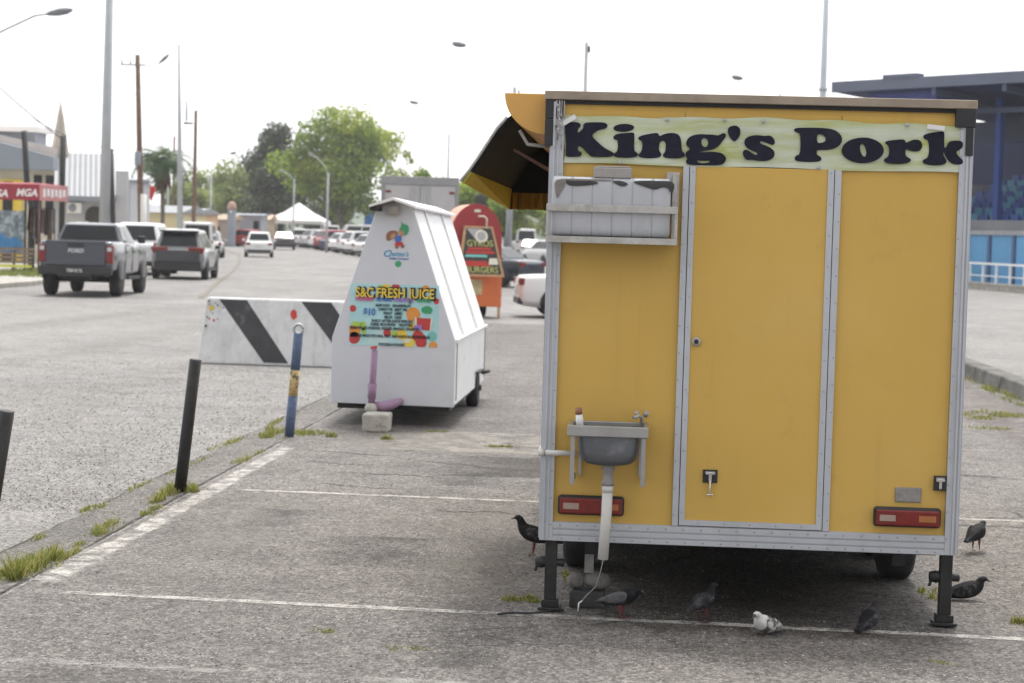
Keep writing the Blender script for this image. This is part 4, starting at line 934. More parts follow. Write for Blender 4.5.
# menu poster
PX0, PX1, PZ0, PZ1 = -2.688, -1.862, .747, 1.319
b = MB(); b.box(PX0, PX1, FY - .004, FY - .0005, PZ0, PZ1); po = b.build('poster', mat('poster_sky', (.42, .72, .78), .4, 0, .12, 2.2, dirt=[((.7, .8, .8), 2.4, .45, .7, .7)]), js, True)
def P5(u, v): return (PX0 + (u - 108) * (PX1 - PX0) / 815, PZ1 - (v - 27) * (PZ1 - PZ0) / 575)
b = MB()
def disc(u, v, r, mi, y_, sx=1, sz=1, n=14):
    x, z = P5(u, v); r = r * .00101
    b.shape([[(max(PX0, min(PX1, x + r * sx * math.cos(6.283 * k / n))), max(PZ0, min(PZ1, z + r * sz * math.sin(6.283 * k / n)))) for k in range(n)]], y_, mi, .0008)
ya = FY - .0052
for u, v, r, mi in ((135, 262, 32, 0), (900, 172, 28, 0), (525, 50, 38, 0), (440, 60, 40, 2), (800, 60, 36, 1), (385, 60, 26, 3), (150, 470, 58, 1), (152, 535, 56, 0), (455, 478, 36, 0), (690, 300, 66, 1), (740, 500, 52, 0), (770, 560, 52, 0), (660, 560, 56, 2), (590, 490, 50, 2), (520, 485, 30, 3), (880, 585, 40, 1), (870, 500, 46, 6), (690, 420, 40, 2)): disc(u, v, r, mi, ya)
for u, v, r, mi, sx, sz in ((170, 405, 40, 3, 1.3, .6), (235, 420, 45, 3, .6, 1), (240, 470, 30, 3, .8, 1), (815, 255, 52, 4, 1, .7), (765, 530, 60, 0, .9, .9), (640, 545, 40, 7, 1, .5)): disc(u, v, r, mi, ya - .002, sx, sz)
b.shape([[P5(720, 330), P5(860, 335), P5(845, 445), P5(725, 440)]], ya - .0038, 0, .0008)
b.shape([[P5(705, 325), P5(722, 325), P5(728, 440), P5(715, 445)]], ya - .0056, 7, .0008); b.shape([[P5(855, 330), P5(872, 330), P5(858, 445), P5(846, 445)]], ya - .0056, 7, .0008)
b.shape([[P5(775, 235), P5(800, 228), P5(865, 270), P5(845, 295)]], ya - .0038, 4, .0008); b.shape([[P5(700, 400), P5(770, 395), P5(775, 440), P5(705, 445)]], ya - .0074, 5, .0008)
b.build('fruit_picture', [M['red'], M['orange'], M['yel'], M['lime'], M['greenp'], M['violet'], M['teal'], M['cream']], po, True)
b = MB(); yt = FY - .0145
def T5(t, u, v, h, mi, bold=.001, w=None, yy=None, align='LEFT'):
    x, z = P5(u, v); size = h * .00101 / .7
    k = len(b.v); b.text(t, size, 0, z, yt if yy is None else yy, mi, bold, 0, .0006, 'LEFT')
    xs = [p[0] for p in b.v[k:]]; lo, hi = min(xs), max(xs); s_ = (w * .00101) / (hi - lo)
    for i in range(k, len(b.v)): b.v[i] = (x + (b.v[i][0] - lo) * s_, b.v[i][1], b.v[i][2])
for t, u, w in (('S&C', 158, 165), ('FRESH', 352, 260), ('JUICE', 640, 240)):
    T5(t, u + 3, 157, 94, 1, .012, w + 14, yt + .002); T5(t, u, 150, 86, 0, .0022, w)
for t, u, w, mi in (('STRAWBERRY', 160, 172, 2), ('NATURAL', 352, 140, 3), ('PINEAPPLE', 510, 180, 4), ('ORANGE', 720, 130, 5)): T5(t, u, 186, 32, mi, .002, w)
T5('$10', 233, 318, 62, 3, .003, 112)
for t, u, v, w in (('MAUBY PUNCH', 345, 236, 130), ('GRAPEFRUIT', 497, 236, 175), ('CARROT PIE', 370, 272, 130), ('BEET PIE', 522, 272, 112), ('PEANUT', 420, 308, 78), ('LIMES', 520, 308, 70), ('MELON', 428, 344, 72), ('CANE', 520, 344, 62), ('EARLY AFTER JUICE SPECIAL', 310, 380, 385), ('SORREL PIE & PAPAW', 302, 414, 230), ('WATER', 560, 414, 130),
                   ('FRESH FRUITS PASSION, GINGER, MANGO, SOURSOP', 110, 450, 640), ('ALL JUICES MADE WITH REAL FRUIT AND WHITE OR BROWN SUGAR', 112, 522, 740), ('WHOLESALE AVAILABLE', 378, 598, 240)): T5(t, u, v, 24, 1, .0012, w)
b.build('poster_lettering', [M['yel'], M['navy'], M['pinkp'], M['bluep'], M['violet'], M['greenp'], M['cyan']], po, True)
b = MB(); b.tube([(-2.425, 17.98, .23), (-2.405, 17.97, .72)], .03, 12); b.tube([(-2.423, 17.98, .28), (-2.417, 17.975, .42)], .038, 12); b.tube([(-2.46, 17.98, .40), (-2.38, 17.98, .40)], .014, 8)
b.tube([(-2.405, 17.97, .72), (-2.405, 17.97, .74)], .018, 10); b.tube([(-2.44, 17.97, .742), (-2.385, 17.97, .752)], .013, 8, 1)
b.tube([(-2.40, 17.99, .21), (-2.33, 18.0, .205), (-2.25, 18.05, .225), (-2.2, 18.2, .24), (-2.2, 18.9, .22)], [.04, .048, .046, .035, .03], 12)
b.lathe([(0, -.035), (.06, -.035), (.055, .0), (.04, .03), (0, .035)], (-2.425, 17.95, .205), 'z', 12, 2)
b.build('jockey_stand', [M['purple'], M['redpaint'], M['blockc']], js, True)
b = MB(); b.box(-2.8, -1.75, FY + .1, 21.8, .15, .2); b.tube([(-2.8, 20.85, .2), (-1.65, 20.85, .2)], .03, 8); b.build('chassis', M['black_metal'], js, True)
wheel_into(js, -2.72, 20.85, .18, .12, world=True); wheel_into(js, -1.74, 20.85, .18, .12, world=True)
b = MB(); b.box(-1.69, -1.655, 20.55, 21.15, .36, .38); b.tube([(-1.68, 21.3, .33), (-1.62, 21.4, .34)], .022, 8); b.build('mudguard', M['black_metal'], js, True)
b = MB(); b.hexa([(-2.455, 17.65, .0), (-2.23, 17.66, .0), (-2.23, 17.93, .0), (-2.455, 17.93, .0)], [(-2.465, 17.65, .17), (-2.215, 17.66, .17), (-2.22, 17.93, .17), (-2.46, 17.93, .17)]); tag(b.build('concrete_block', M['blockc'], bevel=.02), 'stained concrete block that carries the purple jockey stand', 'block')

# ------------------------------------------------------------------ gyros booth
gb = thing('snack_booth', 'red and orange booth with an arched roof and a gyros and burgers signboard', 'food stall', (-3.72, 44.4, gz(44.4)), R(20))
def arch(w, zb, zs, zt, n=14): return [(-w, zb), (w, zb), (w, zs)] + [(w * math.cos(math.pi * k / n), zs + (zt - zs) * math.sin(math.pi * k / n)) for k in range(1, n)] + [(-w, zs)]
b = MB(); b.prism(arch(.6, .96, 1.78, 2.55), 0, .04); b.build('arched_wall', M['boothred'], gb)
b = MB(); b.prism(arch(.585, .96, 1.77, 2.535), .041, .95); b.build('roof', M['boothpeach'], gb)
b = MB(); b.box(-.62, .62, -.02, .95, .25, .955); b.build('counter_box', M['boothorange'], gb, bevel=.02)
b = MB(); b.box(.55, .6, .0, .05, .0, .25); b.box(-.6, -.55, .0, .05, .0, .25); b.build('booth_leg', M['tan'], gb); wheel_into(gb, .3, .5, .2, .14); wheel_into(gb, -.4, .5, .2, .14)
b = MB()
def SG(x, z, o): return (x, -.36 + .3 * (z - .95) / 1.1 - o, z)
def slab(b, pts, o0, o1, mi=0):
    n = len(pts); b.add([SG(x, z, o0) for x, z in pts] + [SG(x, z, o1) for x, z in pts], [tuple(range(n)), tuple(range(2 * n - 1, n - 1, -1))] + [(i, (i + 1) % n, n + (i + 1) % n, n + i)[::-1] for i in range(n)], mi)
slab(b, [(-.5, .93), (.58, .93), (.36, 2.05), (-.3, 2.05)], -.05, 0)
sb_ = b.build('sign_frame', M['tan'], gb)
b = MB(); slab(b, [(-.43, .99), (.51, .99), (.32, 2.0), (-.25, 2.0)], .004, .012); b.build('sign_board', M['signblack'], sb_)
b = MB()
slab(b, [(-.25, 1.99), (.1, 1.99), (.16, 1.72), (.02, 1.66)], .014, .018, 3); slab(b, [(.08 + .15 * math.cos(k * .45), 1.83 + .14 * math.sin(k * .45)) for k in range(14)], .019, .023, 5); slab(b, [(.08 + .1 * math.cos(k * .45), 1.83 + .1 * math.sin(k * .45)) for k in range(14)], .024, .027, 3)
for z, mi, x0, x1 in ((1.52, 2, -.25, .3), (1.44, 2, -.3, .38), (1.36, 4, -.32, .2), (1.22, 2, -.34, .2), (1.16, 2, -.36, .25)): slab(b, [(x0, z), (x1, z), (x1 - .02, z + .055), (x0 + .02, z + .055)], .014, .018, mi)
slab(b, [(.22, 1.2), (.44, 1.2), (.42, 1.34), (.24, 1.34)], .019, .022, 5)
Mg = Matrix(((1, 0, 0, 0), (0, 1, .2727, -.619 - .018), (0, 0, 1, 0), (0, 0, 0, 1)))
b.text('GYROS', .2, .04, 1.6, 0, 0, .001, 0, .004, 'CENTER', .95, Mg); b.text('BURGERS', .19, .06, 1.02, 0, 0, .001, 0, .004, 'CENTER', .95, Mg)
b.build('sign_lettering', [mat('sign_green', (.5, .52, .16), .5), M['red'], M['redpaint'], M['grey'], M['teal'], M['cream']], sb_)
b = MB(); b.tube([(.2, -.12, 2.0), (.2, -.12, 2.22), (.14, -.12, 2.27), (.0, -.12, 2.27)], .018, 8); b.build('drinking_straw', M['cream'], sb_)
b = MB(); b.box(-.12, .16, -.034, -.0205, .52, .86); b.build('notice', mat('notice', (.55, .45, .25), .6, 0, .3, 9), gb)
b = MB(); b.box(-.06, .08, -.03, -.0005, 2.36, 2.42); b.build('booth_lamp', M['cream'], gb)
# ------------------------------------------------------------------ vehicles
_paint = {}
def paint(col, rough=.3):
    k = tuple(col)
    if k not in _paint:
        m = mat('car_paint', col, rough, .0, .03, 2); m.node_tree.nodes['Principled BSDF'].inputs['Coat Weight'].default_value = .6; m.node_tree.nodes['Principled BSDF'].inputs['Coat Roughness'].default_value = .08; _paint[k] = m
    return _paint[k]
M['trim'] = mat('dark_trim', (.03, .03, .033), .6, 0, .15, 9)
M['headlight'] = mat('headlight', (.55, .57, .6), .15, .2, .1)
M['platewhite'] = mat('plate_white', (.6, .6, .58), .5)
def pane(parent, q, name='window', ins=(.07, .07, .1, .1), o=.004, t=.012, m_='glass', nrm=None):
    A, B, C_, D = [Vector(p) for p in q]
    l, r, lo, hi = ins
    def P(u, w): return (A * (1 - u) + B * u) * (1 - w) + (D * (1 - u) + C_ * u) * w
    pts = [P(l, lo), P(1 - r, lo), P(1 - r, 1 - hi), P(l, 1 - hi)]
    n = (B - A).cross(D - A).normalized()
    if nrm is not None and n.dot(Vector(nrm)) < 0: n = -n
    b = MB(); b.hexa([p + n * o for p in pts], [p + n * (o + t) for p in pts]); return b.build(name, M[m_], parent)
KIND = {  # length, width, height, belt, base rear/front, roof rear/front, wheel radius
    'hatch': (3.9, 1.7, 1.5, .95, .04, .76, .14, .54, .3), 'sedan': (4.5, 1.76, 1.43, .95, .13, .74, .3, .56, .31), 'suv': (4.6, 1.86, 1.68, 1.05, .025, .76, .12, .58, .36), 'van': (5.0, 1.9, 2.2, 1.15, .0, .9, .025, .76, .34)}
def car(name, label, cat, x, y, heading, kind, col, group=None, lower=None, parts=True, text=None, k=1.0):
    """heading: degrees turned from straight up the street; the car's tail is toward the viewer at 0"""
    L_, W_, H_, zb, br, bf, rr, rf, wr = KIND[kind]
    t = thing(name, label, cat, (street_x(x, y), y, gz(y)), R(heading), group)
    hw = W_ / 2; body = paint(col)
    st = {'hatch': [(0, .88, .32, .78), (.02, .95, .27, .93), (.1, 1, .22, .97), (.5, 1, .2, .97), (.74, 1, .21, .95), (.88, .98, .24, .86), (.97, .9, .28, .72), (1, .8, .34, .6)],
          'sedan': [(0, .86, .32, .84), (.02, .94, .27, .95), (.12, 1, .22, .98), (.5, 1, .2, .97), (.72, 1, .21, .94), (.87, .98, .24, .85), (.97, .9, .28, .72), (1, .8, .34, .6)],
          'suv': [(0, .9, .38, .9), (.015, .96, .33, 1.02), (.1, 1, .28, 1.07), (.5, 1, .27, 1.07), (.74, 1, .27, 1.05), (.9, .98, .3, .98), (.97, .92, .34, .85), (1, .84, .4, .72)],
          'van': [(0, .94, .38, 1.1), (.01, .98, .33, 1.15), (.1, 1, .28, 1.17), (.5, 1, .27, 1.17), (.85, 1, .27, 1.15), (.95, .96, .3, 1.0), (1, .88, .4, .8)]}[kind]
    b = MB(); rings = []
    for f, wf, z0, z1 in st:
        yy = -L_ / 2 + f * L_; w = hw * wf
        rings.append([(-w * .82, yy, z0), (w * .82, yy, z0), (w * .97, yy, z0 + .12), (w, yy, z0 + (z1 - z0) * .55), (w * .97, yy, z1 - .08), (w * .88, yy, z1), (-w * .88, yy, z1), (-w * .97, yy, z1 - .08), (-w, yy, z0 + (z1 - z0) * .55), (-w * .97, yy, z0 + .12)])
    b.loft(rings, 0)
    wb, wt = hw * .9, hw * {'van': .8, 'suv': .66}.get(kind, .7)
    yb0, yb1, yr0, yr1 = [-L_ / 2 + q * L_ for q in (br, bf, rr, rf)]
    ga = [(-wb, yb0, zb - .06), (wb, yb0, zb - .06), (wb, yb1, zb - .06), (-wb, yb1, zb - .06)]
    gt = [(-wt, yr0, H_ - .03), (wt, yr0, H_ - .03), (wt, yr1, H_), (-wt, yr1, H_)]
    # greenhouse: two tiers so the roof is crowned
    gt2 = [(-wt * .82, yr0 + .2, H_ + .015), (wt * .82, yr0 + .2, H_ + .015), (wt * .82, yr1 - .2, H_ + .02), (-wt * .82, yr1 - .2, H_ + .02)]
    b.add(ga + gt + gt2, [(0, 1, 5, 4), (1, 2, 6, 5), (2, 3, 7, 6), (3, 0, 4, 7), (4, 5, 9, 8), (5, 6, 10, 9), (6, 7, 11, 10), (7, 4, 8, 11), (8, 9, 10, 11)], 0)
    bo = b.build('body', body, t, bevel=.035, seg=2, angle=25)
    lift = lambda p, z: (p[0], p[1], z)
    def at_h(a, c, z):
        u = (z - a[2]) / (c[2] - a[2]); return (a[0] + (c[0] - a[0]) * u, a[1] + (c[1] - a[1]) * u, z)
    zl = zb + .03
    G0 = [at_h(ga[i], gt[i], zl) for i in range(4)]
    pane(t, (G0[0], G0[1], gt[1], gt[0]), 'rear_window', (.09, .09, .08, .12), nrm=(0, -1, .3))
    pane(t, (G0[3], G0[2], gt[2], gt[3]), 'windscreen', (.07, .07, .03, .08), nrm=(0, 1, .3))
    for s, (a, c, d, e) in ((1, (G0[1], G0[2], gt[2], gt[1])), (-1, (G0[0], G0[3], gt[3], gt[0]))):
        pane(t, (a, c, d, e), 'side_window', (.08 if kind != 'sedan' else .14, .52, .05, .14), nrm=(s, 0, .2)); pane(t, (a, c, d, e), 'side_window', (.51, .12, .05, .14), nrm=(s, 0, .2))
    for fy in (.185, .81):
        for s in (-1, 1):
            wx = s * (hw - .09); wy = -L_ / 2 + fy * L_
            b = MB(); b.lathe([(0, -.012), (wr * 1.17, -.012), (wr * 1.17, .012), (0, .012)], (s * (hw - .003), wy, wr + .02), 'x', 18)
            b.v = [(p[0], p[1], max(p[2], .24)) for p in b.v]; b.build('wheel_arch', M['trim'], t)
            wheel_into(t, wx, wy, wr, .21)
    if parts:
        zt = {'hatch': .82, 'sedan': .84, 'suv': 1.0, 'van': 1.15}[kind]
        for s in (-1, 1):
            b = MB(); b.box(*sorted((s * hw * .62, s * hw * .93)), -L_ / 2 - .012, -L_ / 2 + .12, zt - .1, zt + .06); b.build('tail_light', M['redlens'], t, bevel=.02)
            b = MB(); b.box(*sorted((s * hw * .52, s * hw * .86)), L_ / 2 - .18, L_ / 2 - .02, .62, .74); b.build('headlight', M['headlight'], t, bevel=.03)
            b = MB(); b.box(*sorted((s * hw * 1.0, s * (hw + .17))), yb1 - .55, yb1 - .42, zb, zb + .13); b.build('mirror', body if not lower else M['trim'], t, bevel=.03)
        b = MB(); b.box(-.26, .26, -L_ / 2 - .022, -L_ / 2 + .03, zt - .2, zt - .09); pl = b.build('number_plate', M['platewhite'] if col[0] > .1 else M['trim'], t)
        b = MB(); b.box(-hw * .86, hw * .86, -L_ / 2 - .02, -L_ / 2 + .1, .3, .46 if not lower else .62); b.build('bumper', M['trim'], t, bevel=.03)
        b = MB(); b.box(-hw * .8, hw * .8, L_ / 2 - .1, L_ / 2 + .015, .3, .44); b.build('bumper', M['trim'], t, bevel=.03)
        if lower:
            b = MB()
            for s in (-1, 1): b.box(*sorted((s * hw * .98, s * (hw + .012))), -L_ * .27, L_ * .27, .3, .42)
            b.build('sill_cladding', M['trim'], t)
    if k != 1: t.scale = (k, k, k)
    return t

def street_cars():
    near = 'cars parked along the far kerb'
    c = car('parked_car', 'dark grey compact crossover parked behind the pickup with its red tail lights toward us', 'car', -15.85, 69.2, 6, 'suv', (.2, .205, .215), near, True)
    b = MB(); b.box(-.74, .74, -2.34, -2.25, .6, 1.0); b.build('tailgate', paint((.035, .037, .045)), c, bevel=.03)  # rear panel far darker than the body: its shade is put into the colour
    for s in (-1, 1): b = MB(); b.box(*sorted((s * .36, s * .9)), -2.352, -2.1, .98, 1.1); b.build('light_bar', M['redlens'], c, bevel=.02)
    b = MB(); b.box(-.66, .66, -1.98, -1.7, 1.62, 1.675); b.build('roof_spoiler', M['trim'], c, bevel=.02)
    car('parked_car', 'white sport crossover half hidden between the pickup and the grey crossover', 'car', -18.4, 73.6, 7, 'suv', (.7, .71, .73), near, k=1.12)
    car('parked_car', 'pale silver car with a dark glass roof beyond the grey crossover', 'car', -18.9, 82, 7, 'suv', (.55, .56, .58), near)
    car('parked_van', 'white van standing beyond the silver car under the light pole', 'van', -22.0, 99, 9, 'van', (.74, .74, .74), near, k=.9)
    car('parked_car', 'small silver car parked past the white van by the thin brown pole', 'car', -24.6, 113, 10, 'hatch', (.5, .51, .52), near)
    car('driving_car', 'white hatchback driving away down the middle of the street', 'car', -23.1, 120, 11, 'hatch', (.76, .77, .78))
    car('driving_car', 'dark sedan with lit red tail lights ahead of the white hatchback', 'car', -28.8, 160, 10, 'sedan', (.05, .05, .055))
    car('parked_car', 'small red car parked before the grey gate pillar', 'car', -34.5, 172, 60, 'hatch', (.42, .03, .04))
    car('driving_car', 'white crossover further along the street in front of the marquee', 'car', -31.4, 182, 12, 'suv', (.75, .75, .75))
    row = 'cars parked in the row opposite the tent'
    cols = [((.55, .57, .6), 'silver', 'hatch'), ((.62, .64, .67), 'light silver', 'sedan'), ((.45, .47, .5), 'grey', 'hatch'), ((.72, .73, .74), 'white', 'sedan'), ((.6, .62, .64), 'silver', 'suv'), ((.2, .12, .11), 'brown', 'hatch'), ((.74, .74, .74), 'white', 'sedan'), ((.68, .7, .72), 'pearl', 'hatch'), ((.05, .06, .12), 'dark blue', 'sedan'), ((.4, .04, .06), 'red', 'suv'), ((.74, .75, .76), 'white', 'suv'), ((.72, .72, .74), 'white', 'hatch'), ((.5, .52, .55), 'grey', 'suv'), ((.66, .68, .7), 'silver', 'sedan'), ((.1, .11, .13), 'charcoal', 'hatch'), ((.74, .75, .76), 'white', 'sedan')]
    order = ['nearest the juice stall', 'second from the juice stall', 'third from the juice stall', 'fourth from the juice stall', 'fifth from the juice stall', 'beside the silver crossover', 'next beyond the brown hatchback', 'next to the dark blue car', 'beside the red crossover', 'near the lamp post', 'beside the marquee leg', 'between white hatchback and grey crossover', 'behind the white hatchback', 'after the grey crossover', 'only very dark one near the marquee', 'last before the marquee']
    kn = {'hatch': 'hatchback', 'sedan': 'saloon', 'suv': 'crossover'}
    for i, ((col, cn, kd), o) in enumerate(zip(cols, order)):
        y_ = 125 + i * 4.1; px = 374 - (374 - 296) * (i / 15) ** .93
        car('parked_car', f'{cn} {kn[kd]} in the long row of parked cars, {o}', 'car', (px - 640) / 1991 * y_ + 1.2, y_, -52, kd, col, row)
    car('minibus', 'white minibus standing behind the row of parked cars', 'minibus', -26.0, 184, 70, 'van', (.74, .74, .74))
    car('parked_van', 'small white panel van beside the slim lamp post behind the parked cars', 'van', -29.6, 189, 10, 'van', (.72, .72, .72), k=.95)
    # cars seen between the booth and the yellow trailer
    c = car('parked_car', 'dark navy sedan parked behind the red snack booth', 'car', -5.75, 70.5, 62, 'sedan', (.025, .03, .045))
    c = car('parked_car', 'white saloon whose boot sticks out beside the yellow trailer', 'car', -.65, 46.2, -82, 'sedan', (.76, .77, .79))
    far = 'cars far behind the grey post'
    car('parked_car', 'white saloon far behind, showing its tail between grey post and trailer', 'car', -8.4, 150, 4, 'sedan', (.76, .76, .76), far, k=.98)
    car('parked_van', 'white van far behind, half covered by the grey post', 'van', -10.2, 168, 12, 'van', (.72, .73, .74), far)
    car('parked_car', 'silver car far behind, cut off by the trailer corner post', 'car', -5.7, 118, 30, 'hatch', (.5, .51, .52), far)
street_cars()

# pickup truck
pk = thing('pickup_truck', 'grey double cab pickup parked with its tailgate toward us', 'pickup truck', (-14.42, 51.9, gz(51.9)), R(4.5))
GP = paint((.1, .108, .13), .2)
b = MB(); rings = []
for yy, w, z0, z1 in ((-2.62, .9, .7, 1.36), (-2.55, .94, .6, 1.4), (-1.2, .96, .52, 1.4), (-.9, .96, .48, 1.38), (.9, .96, .48, 1.32), (1.1, .96, .5, 1.28), (2.3, .95, .52, 1.2), (2.6, .9, .55, 1.05), (2.7, .8, .6, .9)):
    rings.append([(-w * .85, yy, z0), (w * .85, yy, z0), (w * .98, yy, z0 + .12), (w, yy, z0 + (z1 - z0) * .6), (w * .98, yy, z1 - .06), (w * .93, yy, z1), (-w * .93, yy, z1), (-w * .98, yy, z1 - .06), (-w, yy, z0 + (z1 - z0) * .6), (-w * .98, yy, z0 + .12)])
b.loft(rings, 0)
ga = [(-.86, -1.05, 1.33), (.86, -1.05, 1.33), (.86, 1.25, 1.25), (-.86, 1.25, 1.25)]; gt = [(-.68, -.78, 1.83), (.68, -.78, 1.83), (.68, .42, 1.85), (-.68, .42, 1.85)]; g2 = [(-.56, -.6, 1.875), (.56, -.6, 1.875), (.56, .25, 1.885), (-.56, .25, 1.885)]
b.add(ga + gt + g2, [(0, 1, 5, 4), (1, 2, 6, 5), (2, 3, 7, 6), (3, 0, 4, 7), (4, 5, 9, 8), (5, 6, 10, 9), (6, 7, 11, 10), (7, 4, 8, 11), (8, 9, 10, 11)], 0)
b.build('body', GP, pk, bevel=.03, angle=25)
lerp = lambda a, c, u: tuple(a[i] + (c[i] - a[i]) * u for i in range(3))
G0 = [lerp(ga[i], gt[i], .14) for i in range(4)]
pane(pk, (G0[0], G0[1], gt[1], gt[0]), 'rear_window', (.05, .05, .06, .08), nrm=(0, -1, .3)); pane(pk, (G0[3], G0[2], gt[2], gt[3]), 'windscreen', (.06, .06, .03, .06), nrm=(0, 1, .3))
for s, (a, c, d, e) in ((1, (G0[1], G0[2], gt[2], gt[1])), (-1, (G0[0], G0[3], gt[3], gt[0]))):
    pane(pk, (a, c, d, e), 'side_window', (.08, .56, .04, .12), nrm=(s, 0, .2)); pane(pk, (a, c, d, e), 'side_window', (.46, .14, .04, .12), nrm=(s, 0, .2))
b = MB(); b.box(-.74, .74, -2.665, -2.6, .78, 1.385); b.box(-.74, .74, -2.685, -2.6651, .8, .98); b.box(-.75, .75, -2.69, -2.58, 1.36, 1.405)
tg = b.build('tailgate', paint((.055, .06, .082), .4), pk, bevel=.02)  # darker copy of the body paint, standing for the shaded rear end
b = MB(); b.box(-.2, .2, -2.675, -2.664, 1.25, 1.345); b.build('handle', M['trim'], tg, bevel=.01)
for s in (-1, 1):   # door seams and wheel flares
    for y_ in (-.98, .02, 1.08): b = MB(); b.box(*sorted((s * .95, s * .9635)), y_ - .008, y_ + .008, .62, 1.3); b.build('door_seam', M['seal'], pk)
    for y_ in (-.75, .25): b = MB(); b.box(*sorted((s * .958, s * .985)), y_ - .1, y_ + .1, 1.12, 1.16); b.build('door_handle', M['trim'], pk, bevel=.01)
b = MB(); b.text('FORD', .13, 0, 1.115, -2.672, 0, .006, .15, .006, 'CENTER', 1.15); b.build('badge', M['headlight'], tg)
for s in (-1, 1):
    b = MB(); b.box(*sorted((s * .755, s * .935)), -2.655, -2.45, .86, 1.3); tl = b.build('tail_light', M['redlens'], pk, bevel=.02)
    b = MB(); b.box(*sorted((s * .79, s * .9)), -2.664, -2.6555, 1.16, 1.26); b.build('clear_lens', M['headlight'], tl)
    b = MB(); b.box(*sorted((s * .97, s * 1.17)), .62, .74, 1.36, 1.56); b.build('mirror', M['trim'], pk, bevel=.04)
    b = MB(); b.box(*sorted((s * .9, s * 1.0)), -.7, 1.0, .42, .5); b.build('side_step', M['trim'], pk)
    b = MB(); b.box(*sorted((s * .6, s * .9)), 2.5, 2.69, .88, 1.05); b.build('headlight', M['headlight'], pk, bevel=.03)
    for wy in (-1.55, 1.72):
        b = MB(); b.lathe([(0, -.02), (.5, -.02), (.5, .03), (0, .03)], (s * .955, wy, .44), 'x', 20); b.v = [(p[0], p[1], max(p[2], .44)) for p in b.v]; b.build('wheel_arch', M['trim'], pk)
        wheel_into(pk, s * .84, wy, .4, .27)
b = MB(); b.box(-.92, .92, -2.76, -2.55, .55, .77); b.box(-.4, .4, -2.78, -2.55, .5, .64); b.build('bumper', M['trim'], pk, bevel=.03)
b = MB(); b.box(-.26, .26, -2.79, -2.7805, .6, .73); np = b.build('number_plate', M['black'], pk)
b = MB(); b.text('TEM 8176', .12, 0, .62, -2.792, 0, .004, 0, .002, 'CENTER', .8); b.build('plate_lettering', M['platewhite'], np)
b = MB(); b.tube([(.5, -.3, 1.88), (.5, -.34, 1.99)], .01, 6); b.build('aerial', M['trim'], pk)
b = MB(); b.box(-.35, .35, -2.4, 2.3, .42, .6); b.tube([(-.8, -1.55, .42), (.8, -1.55, .42)], .07, 8); b.tube([(.4, -2.6, .5), (.4, -2.2, .5)], .04, 8); b.build('chassis', M['trim'], pk)

# box truck behind the juice stall
bx = thing('box_truck', 'grey box truck with closed rear doors behind the juice stall', 'truck', (-6.9, 61.2, gz(61.2)), R(6))
TP = mat('truck_box', (.48, .47, .48), .55, .1, .08, 2, dirt=[((.25, .24, .23), 2.5, .55, .8, .5)])
b = MB(); b.box(-1.16, 1.16, .05, 5.0, .95, 3.5); b.build('cargo_box', TP, bx, bevel=.03)
b = MB(); b.box(-1.2, 1.2, -.02, .0495, 3.3, 3.56); b.box(-1.2, -1.1, -.02, .0495, .95, 3.2995); b.box(1.1, 1.2, -.02, .0495, .95, 3.2995); b.box(-1.2, 1.2, -.02, .0495, .85, .949); b.build('rear_frame', mat('truck_frame', (.3, .3, .31), .5, .2, .1, 4), bx, bevel=.01)
for s in (-1, 1):
    b = MB(); b.box(*sorted((s * .02, s * 1.09)), .0, .0495, .96, 3.29); d = b.build('rear_door', TP, bx, bevel=.008)
    b = MB(); b.tube([(s * .14, -.02, 1.0), (s * .14, -.02, 3.25)], .022, 8); b.tube([(s * .28, -.02, 1.0), (s * .28, -.02, 3.25)], .018, 8); b.build('locking_bar', M['galv'], d)
    b = MB(); b.box(*sorted((s * .9, s * 1.06)), -.03, -.0005, 3.05, 3.12); b.build('marker_light', M['redlens'], bx); wheel_into(bx, s * .95, 1.2, .45, .3); wheel_into(bx, s * .95, 5.6, .45, .3)
b = MB(); b.box(-1.0, 1.0, 5.1, 6.9, .6, 2.3); b.build('cab', paint((.7, .7, .7)), bx, bevel=.1); b = MB(); b.box(-.9, .9, 6.85, 6.92, 1.4, 2.1); b.build('windscreen', M['glass'], bx); b = MB(); b.box(-.4, .4, .2, 6.8, .5, .9); b.build('chassis', M['trim'], bx)

